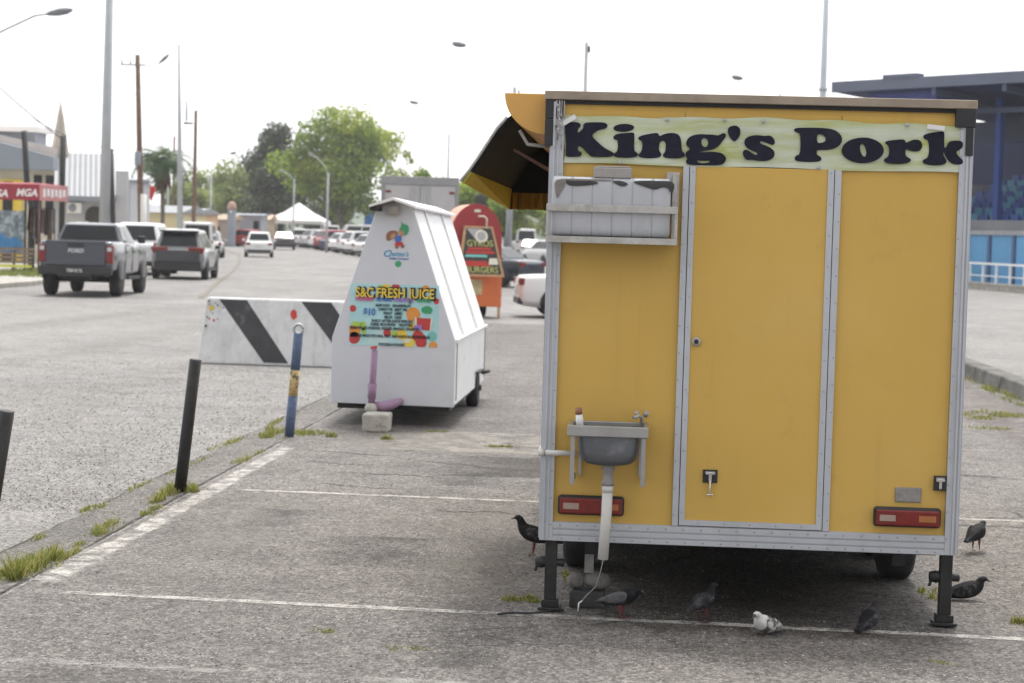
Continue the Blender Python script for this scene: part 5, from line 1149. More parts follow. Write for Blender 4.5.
# ------------------------------------------------------------------ trees
LV = {'light': [leaf_mat('leaf_light', (.19, .25, .045), .45), leaf_mat('leaf_mid', (.12, .175, .035), .4), leaf_mat('leaf_yellow', (.27, .3, .06), .45)],
      'dark': [leaf_mat('leaf_deep', (.035, .055, .022), .15), leaf_mat('leaf_deep_b', (.05, .07, .03), .15), leaf_mat('leaf_deep_c', (.07, .085, .04), .2)],
      'pale': [leaf_mat('leaf_pale', (.2, .24, .09), .4), leaf_mat('leaf_pale_b', (.15, .19, .07), .4), leaf_mat('leaf_pale_c', (.26, .28, .12), .4)]}
def tree(name, label, x, y, top, rx, zlow, kind, clumps=34, leaves=130, ls=.3, seed=1, trunk=.3, fill=.75, multi=1, lean=0, group=None):
    rnd = random.Random(seed); z0 = gz(y)
    t = thing(name, label, 'tree', (street_x(x, y), y, z0), rnd.uniform(0, 6), group)
    H_ = top - z0; zl = zlow - z0; cz = (H_ + zl) / 2; rz = (H_ - zl) / 2
    cl = []
    for i in range(clumps):
        for _ in range(20):
            a = rnd.uniform(0, 6.283); u = rnd.uniform(-1, 1); q = rnd.uniform(.25, 1) ** .6
            px, py, pz = math.cos(a) * math.sqrt(1 - u * u) * q, math.sin(a) * math.sqrt(1 - u * u) * q, u * q
            wob = .8 + .25 * math.sin(a * 3 + seed) + .15 * math.sin(u * 5 + a)
            c = Vector((px * rx * wob * (1.0 - .25 * max(0, u)), py * rx * wob, cz + pz * rz))
            if all((c - o[0]).length > rx * .28 for o in cl): break
        cl.append((c, rx * rnd.uniform(.2, .38) * fill / .75))
    b = MB()
    for m_ in range(multi):
        ox = (m_ - (multi - 1) / 2) * .7; cr = Vector((ox * 1.8 + lean, 0, cz * .9))
        b.tube([(ox * .5, 0, -.1), (ox * .7, .05, zl * .5), (ox * 1.1, 0, zl), tuple(cr)], [trunk, trunk * .75, trunk * .62, trunk * .3], 8)
        for i, (c, r) in enumerate(cl[m_::multi]):
            if i % 2 == 0:
                s = Vector((ox * 1.1, 0, zl * rnd.uniform(.75, 1.1))).lerp(cr, rnd.uniform(0, .8)); md = s.lerp(c, .5) + Vector((0, 0, -.08 * rx))
                b.tube([s, md, c], [trunk * .32, trunk * .2, trunk * .06], 5)
    b.build('trunk', M['bark'], t)
    b = MB(); V, F, MI = [], [], []
    for c, r in cl:
        base = rnd.choice([0, 0, 1, 1, 2])
        for _ in range(int(leaves * 1.3)):
            d = Vector((rnd.gauss(0, 1), rnd.gauss(0, 1), rnd.gauss(0, 1))).normalized() * r * rnd.uniform(.3, 1.08) ** .6; d.z *= .75
            if rnd.random() < .08: d *= 1.4
            p = c + d; n = (d.normalized() * .6 + Vector((rnd.gauss(0, .6), rnd.gauss(0, .6), rnd.gauss(.3, .6)))).normalized()
            u = n.orthogonal().normalized(); w = n.cross(u); a = rnd.uniform(0, 6.28); u, w = u * math.cos(a) + w * math.sin(a), w * math.cos(a) - u * math.sin(a)
            s = ls * rnd.uniform(.55, 1.2); k = len(V)
            V += [tuple(p - u * s * .5), tuple(p - w * s * .28 + n * s * .06), tuple(p + u * s * .5), tuple(p + w * s * .28 + n * s * .06)]; F.append((k, k + 1, k + 2, k + 3)); MI.append(base if rnd.random() < .7 else rnd.choice([0, 1, 2]))
    me = bpy.data.meshes.new('crown'); me.from_pydata(V, [], F)
    for m_ in LV[kind]: me.materials.append(m_)
    me.polygons.foreach_set('material_index', MI); me.update()
    o = bpy.data.objects.new('crown', me); COL.objects.link(o); o.parent = t
    return t
tree('leafy_tree', 'tall feathery light green tree behind the marquee, on two trunks', -29.8, 196, 14.8, 5.3, 3.6, 'light', 60, 210, .5, 3, .3, .72, 2)
tree('evergreen_tree', 'dense dark evergreen beside the tall light green tree', -39.2, 213, 13.0, 3.9, 2.0, 'dark', 46, 260, .5, 5, .3, .95)
tree('leafy_tree', 'pale green round tree left of the dark evergreen, above the gate pillar', -49.0, 238, 9.9, 4.6, 2.4, 'pale', 34, 190, .5, 7, .25, .8)
tree('leafy_tree', 'small pale tree low behind the white light pole and the palm', -52.5, 230, 7.6, 3.6, 1.8, 'pale', 26, 170, .5, 9, .2, .8)
tree('leafy_tree', 'pale olive tree behind the thin brown pole at the far bend', -54.6, 248, 9.2, 4.4, 2.2, 'pale', 32, 170, .5, 8, .25, .8)
tree('bare_tree', 'thin half bare tree rising behind the box truck', -15.6, 128, 8.9, 2.2, 3.6, 'pale', 20, 26, .3, 12, .13, .6)
tree('leafy_tree', 'low rounded green tree showing just above the box truck roof', -16.4, 150, 7.3, 2.6, 2.2, 'light', 26, 150, .42, 14, .2, .85)
tree('leafy_tree', 'low tree between the box truck and the red booth roof', -14.6, 163, 6.5, 2.5, 1.6, 'light', 22, 150, .42, 15, .2, .85)
tree('leafy_tree', 'mid green tree under the tip of the awning behind the booth', -11.9, 158, 6.0, 2.4, 1.7, 'dark', 22, 150, .42, 16, .18, .8)
tree('leafy_tree', 'yellowish tree with a bare trunk seen beneath the awning', -9.3, 140, 5.3, 2.0, 2.7, 'light', 20, 130, .36, 17, .16, .8)
tree('leafy_tree', 'dark green tree behind the grey post under the awning', -12.8, 185, 7.2, 3.2, 1.8, 'pale', 26, 160, .45, 18, .2, .85)
tree('leafy_tree', 'shaded tree just beside the trailer edge, low under the awning', -7.0, 172, 6.6, 3.0, 1.8, 'pale', 24, 150, .45, 19, .2, .85)
tree('shrub_tree', 'low bushy tree behind the marquee tent on its street side', -34.6, 222, 6.0, 3.2, 1.2, 'dark', 24, 180, .45, 23, .2, .9)
tree('shrub_tree', 'low bushy tree behind the white minibus', -24.6, 205, 6.4, 3.4, 1.2, 'pale', 24, 180, .45, 24, .2, .9)
# palm
pm = thing('palm_tree', 'short palm with a green crown over a skirt of brown dead fronds', 'palm', (street_x(-26.6, 110), 110, gz(110)))
b = MB(); b.tube([(0, 0, -.1), (.08, 0, 2.2), (.0, 0, 5.6)], [.16, .12, .13], 10); b.build('trunk', M['bark'], pm)
b = MB(); rnd = random.Random(4)
def frond(b, a, el, ln, droop, mi, w=.32):
    n = 9; prev = None
    for i in range(n + 1):
        u = i / n; rr = ln * (math.sin(u * 1.5) / math.sin(1.5)) * math.cos(el * (1 - u * .4)); zz = ln * u * math.sin(el) - droop * u * u
        c = Vector((rr * math.cos(a), rr * math.sin(a), 5.55 + zz)); sd = Vector((-math.sin(a), math.cos(a), 0))
        if prev is not None and i > 1:
            for s in (-1, 1):
                for q in (.15, .6):
                    m0 = prev.lerp(c, q); wl = w * math.sin(max(.15, u) * 2.6) + .08; tip = m0 + sd * s * wl + (c - prev).normalized() * .18 + Vector((0, 0, -.22 * wl - .08))
                    d = (c - prev) * .38; b.add([m0, m0 + d, tip], [(0, 1, 2)], mi)
        prev = c
for k in range(46): frond(b, k * 2.399 + rnd.uniform(-.2, .2), rnd.uniform(-.3, 1.3), rnd.uniform(1.25, 1.8), rnd.uniform(.7, 1.7), k % 2, .5)
b.build('crown', [leaf_mat('palm_leaf', (.035, .075, .025), .2), leaf_mat('palm_leaf_b', (.06, .11, .035), .2)], pm)
b = MB()
for k in range(44):
    a = k * 2.4; r = rnd.uniform(.15, .5); L_ = rnd.uniform(1.1, 1.9); p = Vector((r * math.cos(a) * .6, r * math.sin(a) * .6, 5.45)); q = Vector((r * math.cos(a) * 1.15, r * math.sin(a) * 1.15, 5.35 - L_)); sd = Vector((-math.sin(a), math.cos(a), 0)) * rnd.uniform(.1, .2)
    b.add([p - sd * .4, p + sd * .4, p.lerp(q, .6) + sd, q, p.lerp(q, .6) - sd], [(0, 1, 2, 3, 4)])
b.build('dead_fronds', mat('dead_frond', (.14, .075, .05), .9, 0, .3, 4), pm)
# ------------------------------------------------------------------ far side of the street
M['creamwall'] = mat('cream_wall', (.62, .58, .47), .8, 0, .08, 1, dirt=[((.35, .32, .26), 1.2, .55, .75, .5)])
M['greyfascia'] = mat('grey_fascia', (.26, .29, .34), .6, 0, .08, 1)
M['palewall'] = mat('pale_wall', (.48, .49, .52), .8, 0, .06, .8, dirt=[((.4, .4, .4), 1.0, .55, .75, .5)])
M['pinkroof'] = mat('faded_roof', (.62, .56, .52), .6, 0, .08, 1)
M['whiteroof'] = mat('white_sheet_roof', (.2, .21, .23), .45, .05, .05, 1)
M['canred'] = mat('canopy_red', (.3, .025, .045), .6, 0, .1, 2)
M['canpink'] = mat('canopy_faded_red', (.56, .25, .25), .6, 0, .12, 3)
g = gz(80)
ha = thing('shop_house', 'cream shop with a slate grey roof fascia and faded roof behind the red canopy', 'building', (-29, 84, g))
b = MB(); b.prism([(-36, 80.3), (-24.1, 80.3), (-28.4, 92), (-40, 92)], g - .2, 4.2, 'z'); b.build('wall', M['creamwall'], ha, True)
b = MB(); b.hexa([(-36, 79.6, 4.08), (-23.95, 79.6, 4.1), (-23.95, 80.3, 4.1), (-36, 80.3, 4.08)], [(-36, 79.6, 7.4), (-23.95, 79.6, 4.62), (-23.95, 80.3, 4.66), (-36, 80.3, 7.4)])
b.v = [(x, y, z if z < 4.2 else (5.2 + (x + 26.3) * -.24)) for x, y, z in b.v]; b.build('fascia', M['greyfascia'], ha, True)
b = MB(); b.hexa([(-36, 80.31, 7.2), (-24.0, 80.31, 4.6), (-28.3, 92, 4.9), (-40, 92, 7.2)], [(-36, 80.31, 7.5), (-24.0, 80.31, 5.02), (-28.3, 92, 5.3), (-40, 92, 7.6)]); b.build('roof', M['pinkroof'], ha, True)
b = MB(); b.box(-33, -25.6, 82.5, 84, 5.0, 5.75); b.build('roof_vent', M['greyfascia'], ha, True); b = MB(); b.box(-33.2, -25.4, 82.2, 84.3, 5.751, 5.98); b.build('vent_roof', M['white'], ha, True)
b = MB(); b.box(-26.3, -25.4, 80.2, 80.32, g, 3.7); dd = b.build('door', M['yel'], ha, True); b = MB(); b.box(-26.2, -25.8, 80.15, 80.1995, g + .05, 3.6); b.build('doorway', M['seal'], dd, True)
for x in (-24.95, -24.45, -27.6):
    b = MB(); b.box(x, x + .33, 80.24, 80.31, 2.2, 3.9); w_ = b.build('window', M['glass'], ha, True)
# white building with a sheet roof
g = gz(95)
hb = thing('white_building', 'white building with a ribbed sheet roof, arched dark door and wall unit', 'building', (-26.5, 97, g))
b = MB(); b.prism([(-28.6, 95.2), (-25.3, 95.2), (-28.3, 104), (-32, 104)], g - .2, 3.4, 'z'); b.box(-25.5, -24.9, 95.0, 95.19, g - .2, 4.6); b.build('wall', M['palewall'], hb, True)
b = MB(); v = []; n = 30
for i in range(n + 1):
    x = -29.4 + 4.0 * i / n; dz = .02 * (i % 2); v += [(x, 94.8, 3.32 + dz), (x - 1.2, 99, 5.55 + dz), (x - 1.2, 99, 5.5), (x, 94.8, 3.26)]
f = []
for i in range(n):
    for k in range(4): f.append((4 * i + k, 4 * i + (k + 1) % 4, 4 * i + 4 + (k + 1) % 4, 4 * i + 4 + k))
b.add(v, f); b.build('roof', M['whiteroof'], hb, True)
b = MB(); b.box(-29.4, -25.4, 94.7, 94.79, 3.1, 3.3); b.build('gutter', M['greyfascia'], hb, True)
pts = [(-27.0, g), (-26.1, g)] + [(-26.55 + .45 * math.cos(math.pi * k / 10), 2.45 + .42 * math.sin(math.pi * k / 10)) for k in range(11)]
b = MB(); b.prism(pts, 95.1, 95.21); b.build('arched_door', M['signblack'], hb, True)
b = MB(); b.box(-27.85, -27.15, 94.9, 95.19, 2.5, 3.02); ac = b.build('air_conditioner', M['white'], hb, True, bevel=.02); b = MB(); b.lathe([(0, -.02), (.2, -.02), (.2, .0), (0, .0)], (-27.58, 94.895, 2.76), 'y', 16); b.build('fan_grille', M['greyfascia'], ac, True)
def block(name, label, cat, x0, x1, y0, y1, z1, wall, roofm, rh=.6, wins=()):
    sx = street_x((x0 + x1) / 2, y0) - (x0 + x1) / 2; x0 += sx; x1 += sx; wins = [(a + sx, c + sx, d, e) for a, c, d, e in wins]
    g = gz(y0); t = thing(name, label, cat, ((x0 + x1) / 2, (y0 + y1) / 2, g))
    b = MB(); b.box(x0, x1, y0, y1, g - .3, z1); b.build('wall', wall, t, True)
    b = MB(); b.hexa([(x0 - .3, y0 - .3, z1 + .003), (x1 + .3, y0 - .3, z1 + .003), (x1 + .3, y1 + .3, z1 + .003), (x0 - .3, y1 + .3, z1 + .003)], [(x0 - .3, (y0 + y1) / 2 - .1, z1 + rh), (x1 + .3, (y0 + y1) / 2 - .1, z1 + rh), (x1 + .3, (y0 + y1) / 2 + .1, z1 + rh), (x0 - .3, (y0 + y1) / 2 + .1, z1 + rh)]); b.build('roof', roofm, t, True)
    for wx0, wx1, wz0, wz1 in wins:
        b = MB(); b.box(wx0, wx1, y0 - .04, y0 + .02, wz0, wz1); b.build('window', M['glass'], t, True)
    return t
block('low_building', 'long yellowish low building beyond the wooden pole', 'building', -36.5, -28.4, 122, 130, 2.9, mat('yellow_wall', (.66, .58, .36), .8, 0, .08, .6), M['whiteroof'], .5, [(-31.4, -30.6, 1.5, 2.4)])
block('low_building', 'peach house front between palm and light pole', 'building', -34.2, -29.8, 132, 140, 3.0, mat('peach_wall', (.7, .45, .28), .8, 0, .1, .6), M['whiteroof'], .4, [(-31.6, -31.0, 1.2, 2.3)])
block('white_annex', 'narrow pale grey wall end standing right of the leaning black post', 'building', -26.55, -25.75, 100, 104, 4.3, M['palewall'], M['greyfascia'], .12)
block('gate_lodge', 'small brownish lodge with a flat eave beside the grey gate pillar', 'building', -37.2, -35.2, 170.5, 174, 2.9, mat('lodge_wall', (.4, .33, .28), .8, 0, .12, .6), mat('lodge_roof', (.38, .3, .22), .8), .5, [(-36.8, -36.2, 1.3, 2.3)])
block('container_office', 'grey container office right of the gate pillar with a dark doorway', 'cabin', -36.4, -33.7, 176, 179, 3.4, mat('office_wall', (.34, .35, .38), .7, 0, .1, .6), M['greyfascia'], .15, [(-34.4, -33.9, .8, 2.9)])
block('low_building', 'sandy coloured stall block next to the marquee', 'building', -38.8, -36.9, 196, 200, 3.2, mat('sand_wall', (.58, .46, .3), .8, 0, .15, .5), mat('sand_roof', (.6, .42, .3), .7), .5, [(-38.5, -37.6, 1.6, 2.5)])
block('blue_container', 'bright blue cabin behind the parked cars under the trees', 'container', -28.3, -25.4, 202, 206, 4.3, mat('blue_wall', (.04, .2, .6), .6, 0, .1, .6), mat('blue_roof', (.05, .22, .6), .6), .2)
tws = street_x(-113.7, 600) + 113.7
tw = thing('tower_block', 'pale grey tower block rising far behind the dark evergreen', 'building', (-114 + tws, 600, 1)); b = MB(); b.box(-116.5 + tws, -111 + tws, 600, 606, .5, 32.5); b.build('wall', mat('tower_wall', (.4, .45, .5), .8), tw, True)
b = MB()
for k in range(9): b.box(-116.3 + tws, -111.2 + tws, 599.9, 599.999, 3 + k * 3.2, 4.3 + k * 3.2)
b.build('window', mat('tower_glass', (.25, .3, .36), .4), tw, True)
# gate pillar
gp = thing('gate_pillar', 'grey round-headed gate pillar at the bend of the street', 'pillar', (street_x(-35.0, 169.5), 169.5, gz(169)))
b = MB(); b.box(-.32, .32, -.32, .32, -.1, 3.2); b.build('pillar_shaft', M['greyfascia'], gp, bevel=.02); b = MB(); b.lathe([(.34, 3.2), (.42, 3.25), (.42, 3.4), (.3, 3.75), (.12, 3.9), (0, 3.92)], (0, 0, 0), 'z', 14); b.build('pillar_cap', mat('pillar_cap', (.4, .26, .2), .7), gp); b = MB(); b.ball((0, -.36, 3.0), .1, (1, .5, 1)); b.build('gate_lamp', M['white'], gp)
# signs by the kerb
def board(name, label, x, y, z0, z1, w, m_, shapes=(), cat='sign'):
    g = gz(y); t = thing(name, label, cat, (street_x(x, y), y, g)); b = MB(); b.box(-w / 2, w / 2, -.03, .03, z0, z1); p = b.build('sign_panel', m_, t, bevel=.01)
    b = MB()
    for s in (-1, 1): b.tube([(s * w * .42, .05, -.05), (s * w * .42, .05, z0 + .2)], .04, 6)
    b.build('sign_leg', M['galv'], t)
    for (pts, mm, dy) in shapes:
        b = MB(); b.shape([pts], -.035 - dy, 0, .002); b.build('sign_mark', mm, p)
    return t
circ = lambda cx, cz, r: [(cx + r * math.cos(.4488 * k), cz + r * math.sin(.4488 * k)) for k in range(14)]
board('sign_board', 'white roadside board with a red round mark by the brown pole', -30.7, 139, 1.1, 2.6, 1.7, M['white'], [(circ(.1, 1.8, .5), M['red'], 0)])
board('sign_board', 'faded pink hoarding beside the board with the red mark', -32.3, 142, 1.0, 2.9, 1.9, M['canpink'], [([(-.8, 1.4), (.8, 1.9), (.8, 2.3), (-.8, 1.8)], M['white'], 0)])
fl = thing('red_flag', 'red flag on a thin dark pole left of the palm', 'flag', (-26.45, 105, gz(105))); b = MB(); b.tube([(0, 0, 0), (0, 0, 4.3)], .035, 6); b.build('flagpole', M['trim'], fl)
b = MB(); v = []
for i in range(6):
    for j in range(5): v.append((-.03 + .5 * i / 5 * (1 - .45 * j / 4), .06 * math.sin(i * 1.7 + j), 4.0 - .7 * j / 4 - .25 * i / 5))
b.add(v, [(i * 5 + j, i * 5 + j + 1, i * 5 + j + 6, i * 5 + j + 5) for i in range(5) for j in range(4)]); b.build('flag_cloth', mat('flag_red', (.62, .05, .04), .7), fl)
# folded parasol behind the shop
pa = thing('folded_parasol', 'tall cream folded parasol standing by the shop corner', 'parasol', (-24.25, 81.5, gz(81)))
b = MB(); b.tube([(0, 0, -.1), (0, 0, 6.85)], .04, 8); b.build('parasol_pole', M['galv'], pa)
b = MB(); rings = []
for z, r in ((4.5, .5), (4.7, .56), (5.2, .44), (5.7, .32), (6.2, .2), (6.7, .06)): r *= .66; rings.append([((r * (.7 + .3 * (k % 2))) * math.cos(.3927 * k), (r * (.7 + .3 * (k % 2))) * math.sin(.3927 * k), z) for k in range(16)])
b.loft(rings); b.build('folded_canopy', mat('parasol_cloth', (.5, .46, .4), .8, 0, .15, 3, dirt=[((.35, .32, .22), 4, .55, .7, .6)]), pa)
# dark posts in front of the shop
for x, y, h, lab, ln in ((-22.1, 71, 5.1, 'dark post rising through the middle of the red canopy', .35), (-21.0, 72, 5.0, 'straight dark post at the corner of the cream shop', 0), (-19.55, 73, 4.6, 'slim black post leaning against the big grey light pole', -.3)):
    t = thing('dark_post', lab, 'post', (street_x(x, y), y, gz(y)), 0, 'dark posts before the shops'); b = MB()
    b.tube([(ln, 0, -.1), (ln, 0, 2.2), (ln * .4, 0, 3.2), (0, 0, h)] if ln > 0 else [(-ln * .8, 0, -.1), (0, 0, h)], .11 if ln >= 0 else .1, 10); b.build('post', M['postblack'], t)
# red market canopy
cn = thing('market_stall', 'open market stall under a dark red canopy with white lettering', 'market stall', (-20.3, 66, gz(66)), R(-15))
z0_, z1_ = 2.56, 3.1
b = MB(); b.box(-3.2, 0, -.02, .02, z0_, z1_); fa = b.build('canopy_fascia', M['canred'], cn); b = MB(); b.text('MGA', .34, -.5, 2.7, -.024, 0, .01, .2, .004, 'CENTER', 1.1); b.text('MGA', .34, -1.65, 2.66, -.024, 0, .01, .2, .004, 'CENTER', 1.1); b.build('canopy_lettering', M['white'], fa)
b = MB(); b.box(.0005, .03, -.02, 1.7, z0_, z1_); fb = b.build('canopy_fascia', M['canpink'], cn)
b = MB(); random.seed(6)
for k in range(6): b.box(.0305, .034, .15 + k * .25, .31 + k * .25, z0_ + .12 + .04 * (k % 2), z1_ - .14)
b.build('canopy_lettering', M['white'], fb)
b = MB(); b.hexa([(-3.2, -.02, z1_ + .002), (.03, -.02, z1_ + .002), (.03, 1.7, z1_ + .002), (-3.2, 1.7, z1_ + .002)], [(-2.6, .5, z1_ + .06), (-.6, .5, z1_ + .06), (-.6, 1.1, z1_ + .06), (-2.6, 1.1, z1_ + .06)]); b.build('canopy_top', M['canred'], cn)
for x, y in ((-.04, .03), (-.8, .4), (-3.1, .03), (-.04, 1.6), (-3.1, 1.6)):
    b = MB(); b.tube([(x, y, -.1), (x, y, z0_ + .1)], .035, 8); b.build('canopy_post', mat('post_rust', (.14, .07, .07), .7) if (x, y) == (-.04, .03) else M['trim'], cn)
pd = thing('display_panel', 'blue and grey picture panel hanging inside the market stall', 'panel', (-21.35, 66.6, gz(66)))
b = MB(); b.box(-.7, .35, 0, .04, .75, 2.2); p_ = b.build('panel_sheet', mat('panel_print', (.2, .26, .3), .6, 0, .5, 4, dirt=[((.55, .58, .6), 4, .5, .6, .8), ((.12, .06, .06), 5, .56, .66, .8)]), pd); b = MB(); b.shape([chaikin([(-.6, .8), (.25, .8), (.3, 1.1), (.0, 1.35), (-.2, 1.2), (-.5, 1.5), (-.66, 1.2)], 2)], -.004, 0, .003); b.build('panel_picture', mat('panel_blue', (.05, .22, .45), .5, 0, .3, 5), p_)
rk = thing('clothes_rack', 'rack of dark brown and black clothes inside the market stall', 'clothes rack', (-20.55, 66.9, gz(66)))
b = MB(); b.tube([(-.4, 0, 2.3), (.5, 0, 2.3)], .02, 6); b.tube([(-.4, 0, 0), (-.4, 0, 2.3)], .02, 6); b.tube([(.5, 0, 0), (.5, 0, 2.3)], .02, 6); b.build('rail_frame', M['trim'], rk); random.seed(31)
cm = [mat('cloth_a', (.05, .035, .03), .9, 0, .4, 6), mat('cloth_b', (.11, .07, .05), .9, 0, .4, 6), mat('cloth_c', (.16, .15, .15), .9, 0, .4, 6)]
for k in range(9):
    x = -.36 + k * .1; b = MB(); l_ = random.uniform(.7, 1.4); b.hexa([(x - .05, -.2, 2.25 - l_), (x + .04, -.2, 2.25 - l_), (x + .04, .2, 2.25 - l_), (x - .05, .2, 2.25 - l_)], [(x - .02, -.12, 2.27), (x + .02, -.12, 2.27), (x + .02, .12, 2.27), (x - .02, .12, 2.27)]); b.build('garment', cm[k % 3], rk, bevel=.02)
bc = thing('slatted_bench', 'brown slatted bench back with a yellow bottom board, tilted on the verge', 'bench', (-20.9, 65.2, gz(65) + .15))
b = MB()
for k in range(5): b.hexa([(-.72, -.12 + k * .06, .16 + k * .14), (.62, -.12 + k * .06, .16 + k * .14), (.62, -.08 + k * .06, .16 + k * .14), (-.72, -.08 + k * .06, .16 + k * .14)], [(-.72, -.09 + k * .06, .25 + k * .14), (.62, -.09 + k * .06, .25 + k * .14), (.62, -.05 + k * .06, .25 + k * .14), (-.72, -.05 + k * .06, .25 + k * .14)], 1 if k == 0 else 0)
b.build('slats', [mat('bench_wood', (.2, .15, .11), .85, 0, .2, 4), mat('bench_yellow', (.55, .55, .08), .7)], bc)
for x in (-.65, -.05, .55): b = MB(); b.hexa([(x, -.05, 0), (x + .07, -.05, 0), (x + .07, .0, 0), (x, .0, 0)], [(x, .2, .85), (x + .07, .2, .85), (x + .07, .25, .85), (x, .25, .85)]); b.build('bench_leg', M['trim'], bc)
ps = thing('kerb_sign', 'narrow pale green upright panel beside the canopy corner', 'sign', (-19.85, 69.5, gz(69) + .15)); b = MB(); b.box(-.22, .22, -.02, .02, .35, 1.75); p_ = b.build('sign_panel', M['white'], ps); b = MB(); b.box(-.14, .14, -.026, -.0205, .55, 1.5); b.build('sign_picture', mat('pale_green', (.35, .5, .48), .6, 0, .2, 4), p_); b = MB(); b.box(-.2, -.16, .0205, .06, 0, 1.7); b.box(.16, .2, .0205, .06, 0, 1.7); b.build('sign_leg', M['galv'], ps)

# ------------------------------------------------------------------ poles and lamps
def lamp_head(b, tip, dirn, L_=.75, w=.16, mi=0):
    d = Vector(dirn).normalized(); s = Vector((-d.y, d.x, 0)); u = Vector((0, 0, 1)); t = Vector(tip); rings = []
    for f, k, h in ((0, .35, .05), (.15, .7, .08), (.45, 1, .11), (.8, .95, .1), (1, .5, .04)): rings.append([tuple(t + d * L_ * f + s * w * k * math.cos(a) + u * h * math.sin(a)) for a in [6.283 * q / 10 for q in range(10)]])
    b.loft(rings, mi)
def lamp_post(label, x, y, r0, r1, top, m_='galv', arms=(), name='street_lamp', cat='street lamp', group=None, extra=None, lean=0, head=.75, armr=.04):
    g = gz(y); t = thing(name, label, cat, (street_x(x, y), y, g), 0, group)
    b = MB(); b.tube([(0, 0, -.1), (lean * .5, 0, (top - g) * .5), (lean, 0, top - g)], [r0, (r0 + r1) / 2, r1], 12); b.build('pole', M[m_], t)
    for pts in arms:
        P = [Vector((p[0], p[1] if len(p) > 2 else 0, p[-1] - g)) for p in pts]
        b = MB(); b.tube(P, armr, 7); a = b.build('lamp_arm', M['galv'], t); b = MB(); d = P[-1] - P[-2]; lamp_head(b, P[-1], (d.x, d.y, max(-.1, min(.12, d.z))), head); b.build('lamp_head', mat('lamp_housing', (.2, .215, .24), .5), a)
    if extra: extra(t, g)
    return t
M['palepole'] = mat('pale_pole', (.5, .55, .6), .5, .1, .06, 2)
lamp_post('street lamp whose arm reaches in over the cream shop', -18.75, 55, .11, .08, 6.9, arms=[[(0, 6.7), (1.2, 7.3), (1.95, 7.66), (2.3, 7.72)]], head=.72, armr=.035)
lamp_post('thick grey steel pole behind the pickup, taller than everything near it', -17.85, 66, .2, .12, 11.5, lean=.06, arms=[[(.06, 11.3), (1.0, 11.8), (1.7, 11.9)]])
def xt(t, g):
    b = MB(); b.box(-1.15, .0, -.05, .05, 9.25 - g, 9.33 - g); b.build('crossarm', M['galv'], t)
    for x in (-1.1, -.7): b = MB(); b.lathe([(0, 0), (.06, 0), (.05, .2), (.03, .24), (0, .25)], (x, 0, 9.33 - g), 'z', 8); b.build('insulator', M['pipe'], t)
    b = MB(); b.lathe([(.165, -.1), (.165, 3.1), (.16, 3.101)], (0, 0, .1), 'z', 12); b.build('painted_base', M['pipe'], t)
    b = MB(); b.lathe([(0, 0), (.13, 0), (.15, .1), (.15, .6), (.12, .66), (0, .66)], (-.26, -.1, 4.7 - g), 'z', 12); b.build('transformer', M['greyfascia'], t)
lamp_post('brown wooden utility pole with a crossarm and lamp, white painted foot', -22.6, 90, .155, .11, 9.75, 'polewood', [[(0, 9.2), (.5, 9.3), (.62, 9.4)]], 'utility_pole', 'utility pole', extra=xt, lean=-.38, head=.6, armr=.03)
def xb(t, g):
    b = MB(); b.box(.02, .42, -.05, .05, 6.38 - g, 6.46 - g); b.build('bracket', M['trim'], t); b = MB(); b.tube([(.16, -.1, 6.5 - g), (.16, -.1, 7.4 - g)], .05, 8); b.build('aerial', M['palepole'], t)
lamp_post('tall tapered grey pole with a short black bracket beside the palm', -19.7, 85, .15, .05, 9.8, name='light_pole', cat='pole', extra=xb, lean=-.25)
def xw(t, g): b = MB(); b.lathe([(.13, -.1), (.125, 1.9), (.12, 1.901)], (0, 0, .1), 'z', 12); b.build('painted_base', M['pipe'], t)
lamp_post('thin brown pole with a white painted foot before the pale trees', -22.55, 100, .12, .08, 7.9, 'polewood', name='utility_pole', cat='utility pole', extra=xw)
lamp_post('very thin far pole above the palm crown, the paler one', -35.8, 150, .09, .05, 10.2, 'palepole', name='light_pole', cat='pole'); lamp_post('very thin far pole above the palm crown, the darker one', -35.4, 150, .1, .08, 9.0, 'polewood', name='utility_pole', cat='utility pole')
lamp_post('far street lamp over the pale trees with a long thin arm', -33.0, 152, .08, .05, 6.7, 'palepole', [[(0, 6.6), (.9, 7.6), (1.4, 7.85)]], head=.55, armr=.02)
lamp_post('curved arm street lamp standing before the tall light green tree', -23.8, 150, .1, .07, 6.5, arms=[[(0, 6.4), (-.35, 7.1), (-.85, 7.6), (-1.1, 7.75)]], head=.5)
lamp_post('slim street lamp between the marquee peak and the dark evergreen', -30.2, 172, .09, .06, 6.6, arms=[[(0, 6.5), (-.4, 6.9), (-.9, 7.2)]], head=.5)
lamp_post('thin pale lamp pole rising behind the box truck', -10.85, 110, .1, .06, 7.55, 'palepole', [[(0, 7.5), (-.3, 8.5), (-1.1, 9.05), (-1.75, 9.2)]], head=.5, armr=.008)
lamp_post('stout grey post beside the red booth, its lamp high over the stalls', -4.85, 71.5, .14, .07, 7.25, arms=[[(.1, 7.2), (-.2, 8.1), (-1.0, 8.62), (-1.7, 8.7)]], lean=.1, head=.5, armr=.008)
lamp_post('plain grey pole sticking up just behind the trailer roof', -2.5, 80, .1, .075, 9.75, name='light_pole', cat='pole', extra=lambda t, g: (lambda b: (b.box(.0, .16, -.05, .05, 9.35 - g, 9.6 - g), b.build('fitting', M['trim'], t)))(MB()))
lamp_post('tall grey mast behind the trailer, its top out of view', 7.0, 80, .17, .11, 13.5, 'palepole', name='light_pole', cat='pole', extra=lambda t, g: (lambda b: (b.lathe([(.18, -.05), (.18, .05)], (0, 0, 8.1 - g), 'z', 12), b.build('collar', M['galv'], t)))(MB()))
